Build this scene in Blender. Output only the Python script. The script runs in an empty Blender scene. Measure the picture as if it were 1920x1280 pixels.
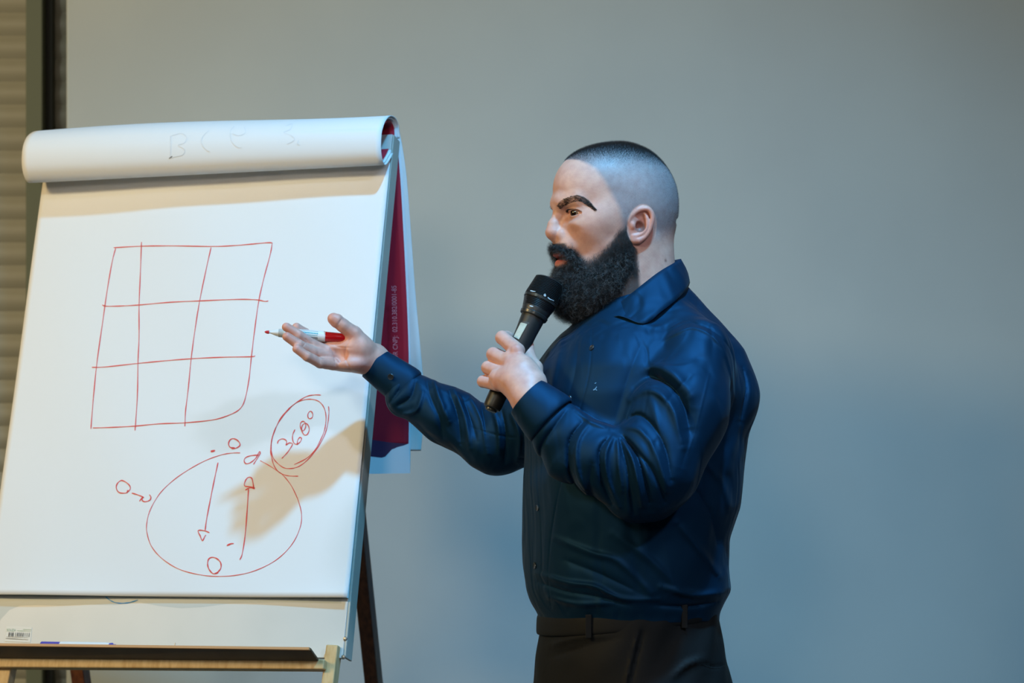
import bpy, math, random, time
import numpy as np
from mathutils import Vector, Matrix
T0 = time.time()
random.seed(4); rng = np.random.default_rng(4)
C = bpy.context.scene.collection
S = bpy.context.scene
R = math.radians

# ------------------------------------------------------------------ camera, world, lights, exposure
F = 4533.0; HY = 900.0; DP = 3.63            # focal length in px, horizon row, distance of the speaker
ZC = 1.78 - (HY - 266) / F * DP              # camera height so that the crown of the head is at 1.78 m
cam_d = bpy.data.cameras.new('camera'); cam = bpy.data.objects.new('camera', cam_d); C.objects.link(cam)
cam.location = (0, 0, ZC); cam.rotation_euler = (R(90), 0, 0)
cam_d.sensor_width = 36; cam_d.lens = F / 1920 * 36; cam_d.shift_y = (HY - 640) / 1920
cam_d.dof.use_dof = True; cam_d.dof.focus_distance = DP + 0.05; cam_d.dof.aperture_fstop = 5.6
cam_d.clip_end = 60
S.camera = cam
S.view_settings.view_transform = 'Standard'; S.view_settings.look = 'None'
S.view_settings.gamma = 1.0; S.view_settings.use_curve_mapping = False
S.view_settings.exposure = 0.0

w = bpy.data.worlds.new('room_ambient'); S.world = w; w.use_nodes = True
w.node_tree.nodes['Background'].inputs[0].default_value = (0.56, 0.62, 0.66, 1)
w.node_tree.nodes['Background'].inputs[1].default_value = 0.012

def area(name, loc, target, size, power, col, size_y=None, spread=180):
    d = bpy.data.lights.new(name, 'AREA'); d.energy = power; d.color = col; d.size = size
    d.shape = 'RECTANGLE' if size_y else 'DISK'
    if size_y: d.size_y = size_y
    d.spread = R(spread)
    o = bpy.data.objects.new(name, d); C.objects.link(o); o.location = loc
    o.rotation_euler = (Vector(target) - Vector(loc)).to_track_quat('-Z', 'Y').to_euler()
    return o
area('stage_light_blue', (0.46, 2.45, 3.95), (0.2, 3.4, 1.2), 0.16, 30, (0.12, 0.55, 1.0), spread=85)
area('stage_light_cool', (2.0, 0.6, 3.6), (0.2, 4.0, 1.2), 0.3, 4.4, (0.62, 0.76, 1.0), spread=50)
area('room_light_warm', (-3.2, 2.0, 2.9), (-0.9, 4.4, 1.3), 0.55, 34, (1.0, 0.70, 0.31), spread=130)
area('room_light_white', (-2.3, 0.6, 3.4), (-0.8, 4.4, 1.3), 0.5, 9.5, (0.90, 1.0, 0.86), spread=95)
area('audience_light', (-0.6, -0.8, 2.4), (-0.5, 4.95, 1.9), 0.6, 3.4, (1.0, 0.84, 0.68), spread=60)

# ------------------------------------------------------------------ helpers
def P(px, py, D): return Vector(((px - 960) / F * D, D, ZC + (HY - py) / F * D))
def link(o, parent=None):
    C.objects.link(o)
    if parent is not None: o.parent = parent
    return o
def tag(o, label=None, cat=None, group=None, kind=None):
    if label: o['label'] = label
    if cat: o['category'] = cat
    if group: o['group'] = group
    if kind: o['kind'] = kind
    return o
def empty(name, loc=(0, 0, 0)):
    o = bpy.data.objects.new(name, None); C.objects.link(o); o.location = loc; o.empty_display_size = .05; return o
def mesh_np(name, V, Fc, mat=None, parent=None, smooth=True, cols=None, loc=None):
    V = np.asarray(V, dtype=np.float32); me = bpy.data.meshes.new(name)
    if isinstance(Fc, np.ndarray):
        n = Fc.shape[1]; me.vertices.add(len(V)); me.vertices.foreach_set('co', V.ravel())
        me.loops.add(Fc.size); me.loops.foreach_set('vertex_index', Fc.ravel().astype(np.int32))
        me.polygons.add(len(Fc)); me.polygons.foreach_set('loop_start', np.arange(0, Fc.size, n, dtype=np.int32))
        me.update(calc_edges=True); me.validate()
    else:
        me.from_pydata([tuple(map(float, v)) for v in V], [], Fc); me.update()
    me.polygons.foreach_set('use_smooth', [smooth] * len(me.polygons))
    if cols is not None:
        a = me.color_attributes.new('tint', 'FLOAT_COLOR', 'POINT')
        c4 = np.ones((len(V), 4), np.float32); c4[:, :3] = cols; a.data.foreach_set('color', c4.ravel())
    o = bpy.data.objects.new(name, me); link(o, parent)
    if mat: me.materials.append(mat)
    return o
def box_vf(lo, hi):
    x0, y0, z0 = lo; x1, y1, z1 = hi
    V = [(x0,y0,z0),(x1,y0,z0),(x1,y1,z0),(x0,y1,z0),(x0,y0,z1),(x1,y0,z1),(x1,y1,z1),(x0,y1,z1)]
    return V, [(0,3,2,1),(4,5,6,7),(0,1,5,4),(1,2,6,5),(2,3,7,6),(3,0,4,7)]
def bevel(o, wd=.002, seg=2):
    m = o.modifiers.new('bevel', 'BEVEL'); m.width = wd; m.segments = seg; m.limit_method = 'ANGLE'; m.angle_limit = R(40); return o
def box(name, lo, hi, mat, parent=None, bev=.002):
    V, f = box_vf(lo, hi); o = mesh_np(name, V, f, mat, parent, False)
    if bev: bevel(o, bev)
    return o
def beam(name, a, b, wd, th, side, mat, parent=None, bev=.002):
    a, b = Vector(a), Vector(b)
    if parent is not None and parent.name.startswith('flip_chart_easel'): a = a - parent.location; b = b - parent.location
    d = (b - a); L = d.length; z = d.normalized(); x = Vector(side); x = (x - z * x.dot(z)).normalized(); y = z.cross(x)
    V, f = box_vf((-wd/2, -th/2, 0), (wd/2, th/2, L))
    V = [a + x*v[0] + y*v[1] + z*v[2] for v in V]
    o = mesh_np(name, V, f, mat, parent, False)
    if bev: bevel(o, bev)
    return o
def catmull(pts, n=8, closed=False):
    P_ = np.array(pts, float); m = len(P_)
    if m < 3 and not closed: 
        t = np.linspace(0, 1, n + 1)[:, None]; return P_[0] * (1 - t) + P_[1] * t
    out = []
    rngs = range(m) if closed else range(m - 1)
    for i in rngs:
        if closed: p0, p1, p2, p3 = P_[i-1], P_[i], P_[(i+1) % m], P_[(i+2) % m]
        else: p0, p1, p2, p3 = P_[max(i-1, 0)], P_[i], P_[i+1], P_[min(i+2, m-1)]
        for t in np.arange(n) / n:
            out.append(.5*((2*p1)+(-p0+p2)*t+(2*p0-5*p1+4*p2-p3)*t*t+(-p0+3*p1-3*p2+p3)*t**3))
    if not closed: out.append(P_[-1])
    return np.array(out)
def grid_faces(nu, nv, closed_u=False, closed_v=False):
    f = []
    for i in range(nu if closed_u else nu - 1):
        for j in range(nv if closed_v else nv - 1):
            a = i*nv + j; b = ((i+1) % nu)*nv + j; c = ((i+1) % nu)*nv + (j+1) % nv; d = i*nv + (j+1) % nv
            f.append((a, b, c, d))
    return f
def lathe(name, prof, a, axis, mat, parent=None, n=40, sharp=False):
    """prof: list of (t along axis, radius)"""
    a = Vector(a); z = Vector(axis).normalized(); x = z.orthogonal().normalized(); y = z.cross(x)
    V = []
    for t, r in prof:
        for k in range(n):
            an = 2*math.pi*k/n; V.append(a + z*t + (x*math.cos(an) + y*math.sin(an))*r)
    f = grid_faces(len(prof), n, False, True)
    f = [q[::-1] for q in f]
    f.append(tuple(range(n))[::-1]); f.append(tuple((len(prof)-1)*n + k for k in range(n)))
    o = mesh_np(name, V, f, mat, parent, True)
    o.data.set_sharp_from_angle(angle=R(35))
    return o

# materials
def mat(name, col, rough=.5, spec=.5, metal=0, sheen=0, sub=0, noise=None, bump=None, aniso=0, coat=0):
    m = bpy.data.materials.new(name); m.use_nodes = True; nt = m.node_tree; b = nt.nodes['Principled BSDF']
    b.inputs['Base Color'].default_value = (*col, 1); b.inputs['Roughness'].default_value = rough
    b.inputs['Specular IOR Level'].default_value = spec; b.inputs['Metallic'].default_value = metal
    if sheen: b.inputs['Sheen Weight'].default_value = sheen; b.inputs['Sheen Roughness'].default_value = .4
    if coat: b.inputs['Coat Weight'].default_value = coat
    if sub: b.inputs['Subsurface Weight'].default_value = sub; b.inputs['Subsurface Radius'].default_value = (1, .35, .2); b.inputs['Subsurface Scale'].default_value = .006
    tc = nt.nodes.new('ShaderNodeTexCoord')
    if noise:                      # (scale, col2, contrast lo, hi, stretch)
        mp = nt.nodes.new('ShaderNodeMapping'); mp.inputs['Scale'].default_value = noise[4] if len(noise) > 4 else (1, 1, 1)
        nt.links.new(tc.outputs['Object'], mp.inputs[0])
        n = nt.nodes.new('ShaderNodeTexNoise'); n.inputs['Scale'].default_value = noise[0]; n.inputs['Detail'].default_value = 6
        nt.links.new(mp.outputs[0], n.inputs[0])
        r = nt.nodes.new('ShaderNodeMapRange'); r.inputs[1].default_value = noise[2]; r.inputs[2].default_value = noise[3]
        nt.links.new(n.outputs[0], r.inputs[0])
        mx = nt.nodes.new('ShaderNodeMix'); mx.data_type = 'RGBA'
        mx.inputs[6].default_value = (*col, 1); mx.inputs[7].default_value = (*noise[1], 1)
        nt.links.new(r.outputs[0], mx.inputs[0]); nt.links.new(mx.outputs[2], b.inputs['Base Color'])
    if bump:                       # list of (scale, strength, distance)
        prev = None
        for sc, st, di in bump:
            n = nt.nodes.new('ShaderNodeTexNoise'); n.inputs['Scale'].default_value = sc; n.inputs['Detail'].default_value = 4
            nt.links.new(tc.outputs['Object'], n.inputs[0])
            bp = nt.nodes.new('ShaderNodeBump'); bp.inputs['Strength'].default_value = st; bp.inputs['Distance'].default_value = di
            nt.links.new(n.outputs[0], bp.inputs['Height'])
            if prev: nt.links.new(prev.outputs[0], bp.inputs['Normal'])
            prev = bp
        nt.links.new(prev.outputs[0], b.inputs['Normal'])
    return m
def use_tint(m):
    nt = m.node_tree; a = nt.nodes.new('ShaderNodeAttribute'); a.attribute_name = 'tint'
    n1 = nt.nodes.new('ShaderNodeTexNoise'); n1.inputs['Scale'].default_value = 90; n1.inputs['Detail'].default_value = 5
    tc = nt.nodes.new('ShaderNodeTexCoord'); nt.links.new(tc.outputs['Object'], n1.inputs[0])
    rg = nt.nodes.new('ShaderNodeMapRange'); rg.inputs[1].default_value = .3; rg.inputs[2].default_value = .7; rg.inputs[3].default_value = .93; rg.inputs[4].default_value = 1.07; nt.links.new(n1.outputs[0], rg.inputs[0])
    cr = nt.nodes.new('ShaderNodeCombineXYZ'); n2 = nt.nodes.new('ShaderNodeMath'); n2.operation = 'POWER'; n2.inputs[1].default_value = 1.6
    nt.links.new(rg.outputs[0], n2.inputs[0]); nt.links.new(rg.outputs[0], cr.inputs[0]); nt.links.new(n2.outputs[0], cr.inputs[1]); nt.links.new(n2.outputs[0], cr.inputs[2])
    mm = nt.nodes.new('ShaderNodeVectorMath'); mm.operation = 'MULTIPLY'; nt.links.new(a.outputs['Color'], mm.inputs[0]); nt.links.new(cr.outputs[0], mm.inputs[1])
    nt.links.new(mm.outputs[0], nt.nodes['Principled BSDF'].inputs['Base Color']); return m

M_wall = mat('wall_fabric', (.51, .545, .515), .9, .2, noise=(3, (.48, .515, .49), .35, .65), bump=[(900, .15, .0006)])
M_floor = mat('floor_vinyl', (.16, .14, .12), .5, noise=(6, (.12, .11, .10), .3, .7))
M_slat = mat('shutter_slat', (.36, .35, .28), .55, .4, noise=(5, (.30, .295, .24), .35, .65))
M_post = mat('shutter_post', (.135, .165, .125), .6, .4)
M_dark = mat('gap_shade_dark', (.03, .032, .025), .7)
M_paper = mat('paper', (.76, .76, .75), .75, .25, bump=[(4, .25, .006), (14, .12, .003)])
M_paper2 = mat('paper_blue_lit', (.74, .78, .82), .75, .25, bump=[(6, .2, .004)])  # white paper, with the blue light on it put into the tint
M_red = mat('red_cover', (.42, .012, .035), .55, .4)
M_violet = mat('violet_band', (.05, .015, .06), .6)
M_whiteb = mat('whiteboard', (.54, .54, .51), .38, .5, noise=(5, (.50, .51, .485), .4, .6))
M_smudge = mat('whiteboard_smudge', (.42, .45, .43), .42, .5)
M_edge = mat('board_edge', (.42, .42, .36), .5, noise=(8, (.36, .37, .33), .4, .6))
M_pine = mat('pine_wood', (.62, .44, .22), .5, .4, noise=(14, (.48, .30, .12), .35, .7, (9, 9, .7)))
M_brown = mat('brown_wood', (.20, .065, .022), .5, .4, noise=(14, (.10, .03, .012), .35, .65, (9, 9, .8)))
M_tray = mat('tray_face_shaded', (.10, .088, .065), .5, .4, noise=(9, (.07, .06, .045), .4, .6))
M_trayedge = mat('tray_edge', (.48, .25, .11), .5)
M_ink = mat('red_ink', (.72, .085, .075), .7, .2)
M_ghost = mat('grey_ink', (.70, .71, .72), .7, .2)
M_blueink = mat('blue_ink', (.05, .25, .50), .7, .2)
M_sticker = mat('sticker_paper', (.58, .58, .54), .4)
M_print = mat('black_print', (.06, .055, .05), .6)
M_green = mat('green_print', (.20, .35, .22), .6)
M_greyprint = mat('pale_print', (.50, .25, .28), .6)
M_steel = mat('staple_steel', (.25, .24, .22), .35, metal=.8)
M_skin = use_tint(mat('skin', (.5, .3, .22), .47, .42, sub=.12, bump=[(700, .10, .0006), (160, .10, .001)]))
M_shirt = mat('navy_satin', (.0024, .028, .066), .61, .22, metal=.6, sheen=.03, bump=[(9, .14, .008), (1500, .10, .0003)])
def creases(m):                # fine meandering press creases of woven cloth
    nt = m.node_tree; b = nt.nodes['Principled BSDF']; prev = b.inputs['Normal'].links[0].from_node
    tc = nt.nodes.new('ShaderNodeTexCoord')
    for sc, st, rot, off in ((7, .42, (0, .6, .3), 0), (13, .30, (.3, -.5, .2), 3)):
        mp = nt.nodes.new('ShaderNodeMapping'); mp.inputs['Rotation'].default_value = rot; mp.inputs['Scale'].default_value = (1.0, 1.0, .38); mp.inputs['Location'].default_value = (off, off, 0)
        nt.links.new(tc.outputs['Object'], mp.inputs[0])
        n = nt.nodes.new('ShaderNodeTexNoise'); n.inputs['Scale'].default_value = sc; n.inputs['Detail'].default_value = 2; n.inputs['Distortion'].default_value = .6
        nt.links.new(mp.outputs[0], n.inputs[0])
        a = nt.nodes.new('ShaderNodeMath'); a.operation = 'SUBTRACT'; a.inputs[1].default_value = .5; nt.links.new(n.outputs[0], a.inputs[0])
        c = nt.nodes.new('ShaderNodeMath'); c.operation = 'ABSOLUTE'; nt.links.new(a.outputs[0], c.inputs[0])
        r = nt.nodes.new('ShaderNodeMapRange'); r.interpolation_type = 'SMOOTHSTEP'; r.inputs[1].default_value = 0; r.inputs[2].default_value = .09; nt.links.new(c.outputs[0], r.inputs[0])
        bp = nt.nodes.new('ShaderNodeBump'); bp.inputs['Strength'].default_value = st; bp.inputs['Distance'].default_value = .004
        nt.links.new(r.outputs[0], bp.inputs['Height']); nt.links.new(prev.outputs[0], bp.inputs['Normal']); prev = bp
    nt.links.new(prev.outputs[0], b.inputs['Normal'])
creases(M_shirt)
M_trous = mat('charcoal_wool', (.0055, .006, .0062), .7, .22, sheen=.0, bump=[(20, .3, .005), (900, .2, .0005)])
M_belt = mat('waistband', (.006, .0063, .0065), .65, .25)
M_button = mat('shirt_button', (.02, .024, .028), .3, .5, coat=.3)
M_hair = mat('dark_hair', (.014, .012, .012), .42, .5)
M_stub = mat('stubble_hair', (.030, .028, .028), .5, .4)
M_greyh = mat('grey_hair', (.22, .23, .24), .4, .5)
M_eyew = mat('eye_white', (.24, .18, .15), .15, .5, coat=.5)
M_iris = mat('eye_iris', (.018, .009, .005), .12, .5, coat=.4)
M_micb = mat('mic_black', (.018, .018, .017), .42, .5)
M_micg = mat('mic_grille', (.020, .021, .023), .34, .6, metal=.5)
M_ring = mat('mic_ring', (.035, .036, .034), .3, .5, metal=.3)
M_mlab = mat('mic_print', (.55, .62, .66), .4)
M_disp = mat('mic_window', (.55, .54, .44), .25, .5, noise=(60, (.40, .39, .30), .4, .6))
M_mwhite = mat('marker_white', (.72, .72, .70), .3, .5)
M_mgrey = mat('marker_collar', (.48, .46, .41), .35)
M_mred = mat('marker_red', (.50, .006, .012), .22, .5, coat=.4)
M_nib = mat('marker_nib', (.55, .02, .025), .7)
M_teal = mat('teal_print', (.05, .33, .38), .6)
M_purple = mat('purple_cap', (.085, .07, .35), .35)
M_shoe = mat('shoe_leather', (.012, .011, .010), .3)

# ------------------------------------------------------------------ SDF modelling kit (units: px of 0.8 mm, X right, Y away, Z up)
SC = F / DP
def Q(ix, iy, yd=0.0):
    k = (DP + yd / SC) / DP
    return np.array([(ix - 960) * k, yd, (HY - iy) * k], np.float32)
def to_world(V): return np.asarray(V, float) / SC + np.array([0, DP, ZC])
def smin(a, b, k):
    if k <= 0: return np.minimum(a, b)
    h = np.maximum(k - np.abs(a - b), 0) / k
    return np.minimum(a, b) - h*h*k*.25
def smax(a, b, k): return -smin(-a, -b, k)
class Field:
    def __init__(s): s.ops = []; s.post = []
    def _put(s, mode, f, k, lo, hi): s.ops.append((mode, f, k, np.array(lo, np.float32), np.array(hi, np.float32)))
    def cap(s, a, b, ra, rb=None, k=6, mode='add'):
        rb = ra if rb is None else rb; a = np.array(a, np.float32); b = np.array(b, np.float32); ba = b - a; L2 = max(float(ba @ ba), 1e-6)
        def f(p):
            pa = p - a; h = np.clip(pa @ ba / L2, 0, 1); q = pa - h[:, None]*ba
            return np.sqrt((q*q).sum(1)) - (ra + (rb - ra)*h)
        r = max(ra, rb); s._put(mode, f, k, np.minimum(a, b) - r, np.maximum(a, b) + r); return s
    def chain(s, pts, rs, k=6, kj=2, mode='add'):
        """polyline of tapered capsules joined into ONE primitive"""
        sub = Field()
        if np.isscalar(rs): rs = [rs]*len(pts)
        for i in range(len(pts) - 1): sub.cap(pts[i], pts[i+1], rs[i], rs[i+1], kj if i else 0)
        lo = np.min([o[3] for o in sub.ops], 0); hi = np.max([o[4] for o in sub.ops], 0)
        s._put(mode, lambda p: sub(p, False), k, lo, hi); return s
    def ell(s, c, r, k=6, mode='add', rot=None):
        c = np.array(c, np.float32); r = np.array(r, np.float32)
        Rm = None if rot is None else np.array(rot, np.float32)
        def f(p):
            q = p - c
            if Rm is not None: q = q @ Rm
            k0 = np.sqrt(((q/r)**2).sum(1)); k1 = np.sqrt(((q/(r*r))**2).sum(1)) + 1e-6
            return k0*(k0 - 1)/k1
        m = float(r.max()) if Rm is not None else r
        s._put(mode, f, k, c - m, c + m); return s
    def sub(s, fld, k, lo, hi, mode='add'): s._put(mode, lambda p: fld(p), k, lo, hi); return s
    def __call__(s, p, cull=True):
        d = np.full(len(p), 60., np.float32)
        for mode, f, k, lo, hi in s.ops:
            if cull:
                mg = k + 12
                m = np.flatnonzero(((p > lo - mg) & (p < hi + mg)).all(1))
                if len(m) == 0: continue
                v = f(p[m]); dm = d[m]
                d[m] = smin(dm, v, k) if mode == 'add' else smax(dm, -v, k)
            else:
                v = f(p); d = smin(d, v, k) if mode == 'add' else smax(d, -v, k)
        for g in s.post: d = g(p, d)
        return d
    def bounds(s):
        a = [o for o in s.ops if o[0] == 'add']
        return np.min([o[3] for o in a], 0) - 8, np.max([o[4] for o in a], 0) + 8
def surfnet(fld, h, lo=None, hi=None, B=8):
    l0, h0 = fld.bounds(); lo = l0 if lo is None else np.array(lo, float); hi = h0 if hi is None else np.array(hi, float)
    nb = np.ceil((hi - lo)/(h*B)).astype(int) + 1; n = nb*B
    V = np.full(tuple(n), 1., np.float32)
    g = np.stack(np.meshgrid(*[np.arange(k) for k in nb], indexing='ij'), -1).reshape(-1, 3)
    cen = (lo + (g*B + (B-1)/2)*h).astype(np.float32)
    dc = fld(cen, False)
    V = np.repeat(np.repeat(np.repeat(np.sign(dc).reshape(tuple(nb)), B, 0), B, 1), B, 2).astype(np.float32)
    act = np.flatnonzero(np.abs(dc) < B*h*1.25 + 5)
    off = np.stack(np.meshgrid(*[np.arange(B)]*3, indexing='ij'), -1).reshape(-1, 3)
    for s0 in range(0, len(act), 1500):
        gi = (g[act[s0:s0+1500]][:, None, :]*B + off[None]).reshape(-1, 3)
        V[gi[:, 0], gi[:, 1], gi[:, 2]] = fld((lo + gi*h).astype(np.float32))
    I = V < 0
    cnt = np.zeros(tuple(n - 1), np.int8)
    for a in (0, 1):
        for b in (0, 1):
            for c in (0, 1): cnt += I[a:n[0]-1+a, b:n[1]-1+b, c:n[2]-1+c]
    cells = np.flatnonzero(((cnt > 0) & (cnt < 8)).ravel()); del cnt
    m = n - 1; cz = cells % m[2]; cy = (cells//m[2]) % m[1]; cx = cells//(m[1]*m[2])
    co = [(a, b, c) for a in (0, 1) for b in (0, 1) for c in (0, 1)]
    val = {o: V[cx+o[0], cy+o[1], cz+o[2]] for o in co}
    acc = np.zeros((len(cells), 3)); num = np.zeros(len(cells))
    for o in co:
        for ax in range(3):
            if o[ax] == 0:
                o2 = list(o); o2[ax] = 1; o2 = tuple(o2); a = val[o]; b = val[o2]
                mk = (a < 0) != (b < 0); t = np.where(mk, a/(a - b + 1e-12), 0)
                pt = np.tile(np.array(o, float), (len(cells), 1)); pt[:, ax] += t
                acc += pt*mk[:, None]; num += mk
    verts = lo + (np.stack([cx, cy, cz], 1) + acc/num[:, None])*h
    faces = []
    for ax in range(3):
        sl0 = [slice(None)]*3; sl1 = [slice(None)]*3; sl0[ax] = slice(0, n[ax]-1); sl1[ax] = slice(1, n[ax])
        A = I[tuple(sl0)]; Bm = I[tuple(sl1)]; e = np.argwhere(A != Bm)
        u, v = [(1, 2), (2, 0), (0, 1)][ax]
        ok = (e[:, u] > 0) & (e[:, v] > 0) & (e[:, u] < n[u]-1) & (e[:, v] < n[v]-1) & (e[:, ax] < n[ax]-1); e = e[ok]
        flip = A[e[:, 0], e[:, 1], e[:, 2]]
        def cid(du, dv):
            q = e.copy(); q[:, u] -= du; q[:, v] -= dv
            return np.searchsorted(cells, (q[:, 0]*m[1] + q[:, 1])*m[2] + q[:, 2])
        quad = np.stack([cid(1, 1), cid(0, 1), cid(0, 0), cid(1, 0)], 1)
        quad[~flip] = quad[~flip][:, ::-1]; faces.append(quad)
    faces = np.concatenate(faces)
    # one relaxation onto the iso-surface
    for _ in range(1):
        p = verts.astype(np.float32); d0 = fld(p); G = np.zeros_like(verts); e = .5
        for ax in range(3):
            q = p.copy(); q[:, ax] += e; G[:, ax] = (fld(q) - d0)/e
        g2 = np.maximum((G*G).sum(1), .2); verts = verts - np.clip(d0/g2, -h, h)[:, None]*G
    return verts, faces, G/np.sqrt(np.maximum((G*G).sum(1), 1e-6))[:, None]
def fold_fn(folds, ycut):
    """folds: (image points, width, height, [softness]) pressed into or raised from the near side of cloth"""
    F_ = []
    for fo in folds:
        pts, wd, amp = fo[:3]
        if wd > 3.9: wd, amp = wd*.88, amp*1.4
        c = catmull(pts, 4); F_.append((c, wd, amp, c.min(0) - 3*wd, c.max(0) + 3*wd))
    def g(p, d):
        near = np.flatnonzero(np.abs(d) < 30)
        if len(near) == 0: return d
        pn = p[near]; k = (DP + pn[:, 1]/SC)/DP; ix = 960 + pn[:, 0]/k; iy = HY - pn[:, 2]/k
        yc = ycut(pn) if callable(ycut) else ycut
        gate = np.clip((yc - pn[:, 1])/30 + .5, 0, 1)
        add = np.zeros(len(near), np.float32)
        for c, wd, amp, lo, hi in F_:
            m = np.flatnonzero((ix > lo[0]) & (ix < hi[0]) & (iy > lo[1]) & (iy < hi[1]))
            if len(m) == 0: continue
            x = ix[m]; y = iy[m]; best = np.full(len(m), 1e9); tt = np.zeros(len(m)); ns = len(c) - 1
            for i in range(ns):
                ax, ay = c[i]; bx, by = c[i+1] - c[i]; L = bx*bx + by*by + 1e-9
                h = np.clip(((x-ax)*bx + (y-ay)*by)/L, 0, 1); dd = (x-ax-h*bx)**2 + (y-ay-h*by)**2
                u = dd < best; best[u] = dd[u]; tt[u] = (i + h[u])/ns
            prof_ = np.exp(-best/(wd*wd)) if amp > 0 else np.exp(-(np.sqrt(best)/wd)**1.25)
            add[m] += amp*prof_*np.sqrt(np.clip(np.sin(np.pi*np.clip(tt, .04, .96)), 0, 1))
        d = d.copy(); d[near] -= (add*gate).astype(np.float32); return d
    return g
def wrinkle(amp, sc=1.0, ph=0.0):
    def g(p, d):
        x, y, z = p[:, 0]*sc, p[:, 1]*sc, p[:, 2]*sc
        n = np.sin(x*.035 + 1.7*np.sin(z*.021 + ph) + y*.018 + ph) + .6*np.sin(z*.055 + 2.1*np.sin(x*.024 + y*.02 + ph) - y*.03) + .35*np.sin(x*.09 - z*.07 + y*.05 + ph*2)
        return d - amp*n
    return g

# ------------------------------------------------------------------ SETTING
DW = 4.95
wl = (124 - 960)/F*DW
wall = box('wall_back', (wl, DW, 0), (3.6, DW + .03, 3.2), M_wall, bev=.004); tag(wall, kind='structure')
fl = box('floor', (-3.42, -2.2, -.05), (3.6, 6.2, 0), M_floor, bev=0); tag(fl, kind='structure')
wl2 = box('wall_left', (-3.5, -2.2, 0), (-3.42, 6.2, 3.2), M_wall, bev=0); tag(wl2, kind='structure')
# roller shutter left of the wall
DS = 5.35
sh = empty('roller_shutter', ((40 - 960)/F*DS, DS, 0))
tag(sh, 'khaki horizontally ribbed roller shutter at the left behind the flip chart', 'shutter')
pitch = 43/F*DS; ns = int(3.0/pitch)
prof = [(0, .003), (.003, .005), (.008, .008), (.016, .0115), (.026, .013), (.036, .011), (.043, .007), (.047, .004), (pitch, .003)]
prof = [(a/ .0507 * pitch if a < pitch else pitch, b) for a, b in prof]
xa, xb = -3.4 - sh.location.x, (wl + .20) - sh.location.x
V = []; 
for x in (xa, xb):
    for z, y in prof: V.append((x, -y, z))
    for z, y in prof[::-1]: V.append((x, -y + .0015 + .002, z))
npf = len(prof)*2; fs = [(i, (i+1) % npf, npf + (i+1) % npf, npf + i) for i in range(npf)] + [tuple(range(npf))[::-1], tuple(range(npf, 2*npf))]
slat0 = mesh_np('slat', V, fs, M_slat, sh, True); slat0.data.set_sharp_from_angle(angle=R(50))
z_off = ((HY - 25)/F*DS + ZC) % pitch
for i in range(ns):
    o = slat0 if i == 0 else slat0.copy()
    if i: link(o, sh)
    o.location = (0, 0, z_off + i*pitch)
x0, x1 = (50 - 960)/F*(DS-.08), (81 - 960)/F*(DS-.08)
box('guide_post', (x0 - sh.location.x, -.09, 0), (x1 - sh.location.x, -.03, 3.1), M_post, sh)
x2 = (98 - 960)/F*(DS-.05)
box('gap_shade_strip', (x1 - sh.location.x + .0005, -.05, 0), (x2 - sh.location.x, -.022, 3.1), M_dark, sh, bev=.001)  # solid dark strip, its colour stands in for the shade in the gap

# ------------------------------------------------------------------ FLIP CHART
_th, _ph, _ro = .2996, .2777, .0068
_u = Vector((math.cos(_th), -math.sin(_th), 0)); _b = Vector((math.sin(_th), math.cos(_th), 0)); _v = Vector((0, 0, 1))*math.cos(_ph) + _b*math.sin(_ph)
U = _u*math.cos(_ro) + _v*math.sin(_ro); Vd = _v*math.cos(_ro) - _u*math.sin(_ro); Nn = U.cross(Vd).normalized()   # Nn: towards the viewer
if Nn.y > 0: Nn = -Nn
Wd, Hh = .6446, .733
BRw = Vector((-.2595, 3.8426, ZC - .1875)); BLw = BRw - U*Wd
Mx = Matrix((U, Vd, -Nn)).transposed().to_4x4()  # local x=u, y=v, z=back
Mx = Matrix.Translation(BLw) @ Matrix(((U.x, Vd.x, Nn.x, 0), (U.y, Vd.y, Nn.y, 0), (U.z, Vd.z, Nn.z, 0), (0, 0, 0, 1)))
def L(u, v, n): return BLw + U*u + Vd*v + Nn*n
def pix2uv(px, py, n0=0.0):
    d = Vector(((px - 960)/F, 1, (HY - py)/F)); o = Vector((0, 0, ZC)); p0 = BLw + Nn*n0
    t = (p0 - o).dot(Nn)/d.dot(Nn); h = o + d*t - BLw
    return h.dot(U), h.dot(Vd)
print('chart', Wd, Hh, U, Vd, Nn)
easel = empty('flip_chart_easel'); easel.location = (BLw + BRw)/2; easel.location.z = 0
tag(easel, 'wooden flip chart easel with white board and pen tray holding the drawn-on paper', 'easel')
pad = empty('flip_chart_pad'); pad.location = L(Wd/2, 0, 0)
tag(pad, 'white flip chart paper pad with a red grid drawing, sheets rolled over its top', 'paper pad')
def rel(o_parent, pts): return [Vector(p) - o_parent.location for p in pts]
bpy.context.view_layer.update()

# board: from v below the paper to just under the roll's top
ub0, _ = pix2uv(-60, 1200); ur, vb = pix2uv(641, 1232)
urt, _ = pix2uv(730, 330)
def slab(name, quad_uv, n0, n1, m, parent, bev=.001):
    pts = [L(u, v, n0) for u, v in quad_uv] + [L(u, v, n1) for u, v in quad_uv]; k = len(quad_uv)
    f = [tuple(range(k))[::-1], tuple(range(k, 2*k))] + [(i, (i+1) % k, k + (i+1) % k, k + i) for i in range(k)]
    o = mesh_np(name, rel(parent, pts), f, m, parent, False)
    if bev: bevel(o, bev)
    return o
BT = Hh + .068
slab('board', [(.003, vb), (Wd - .003, vb), (Wd - .003, BT), (.003, BT)], -.016, -.006, M_whiteb, easel)
slab('board_side_strip', [(Wd - .0028, vb + .001), (Wd + .0015, vb + .001), (Wd + .0005, BT - .001), (Wd - .0028, BT - .001)], -.036, -.0065, M_edge, easel)
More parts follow.
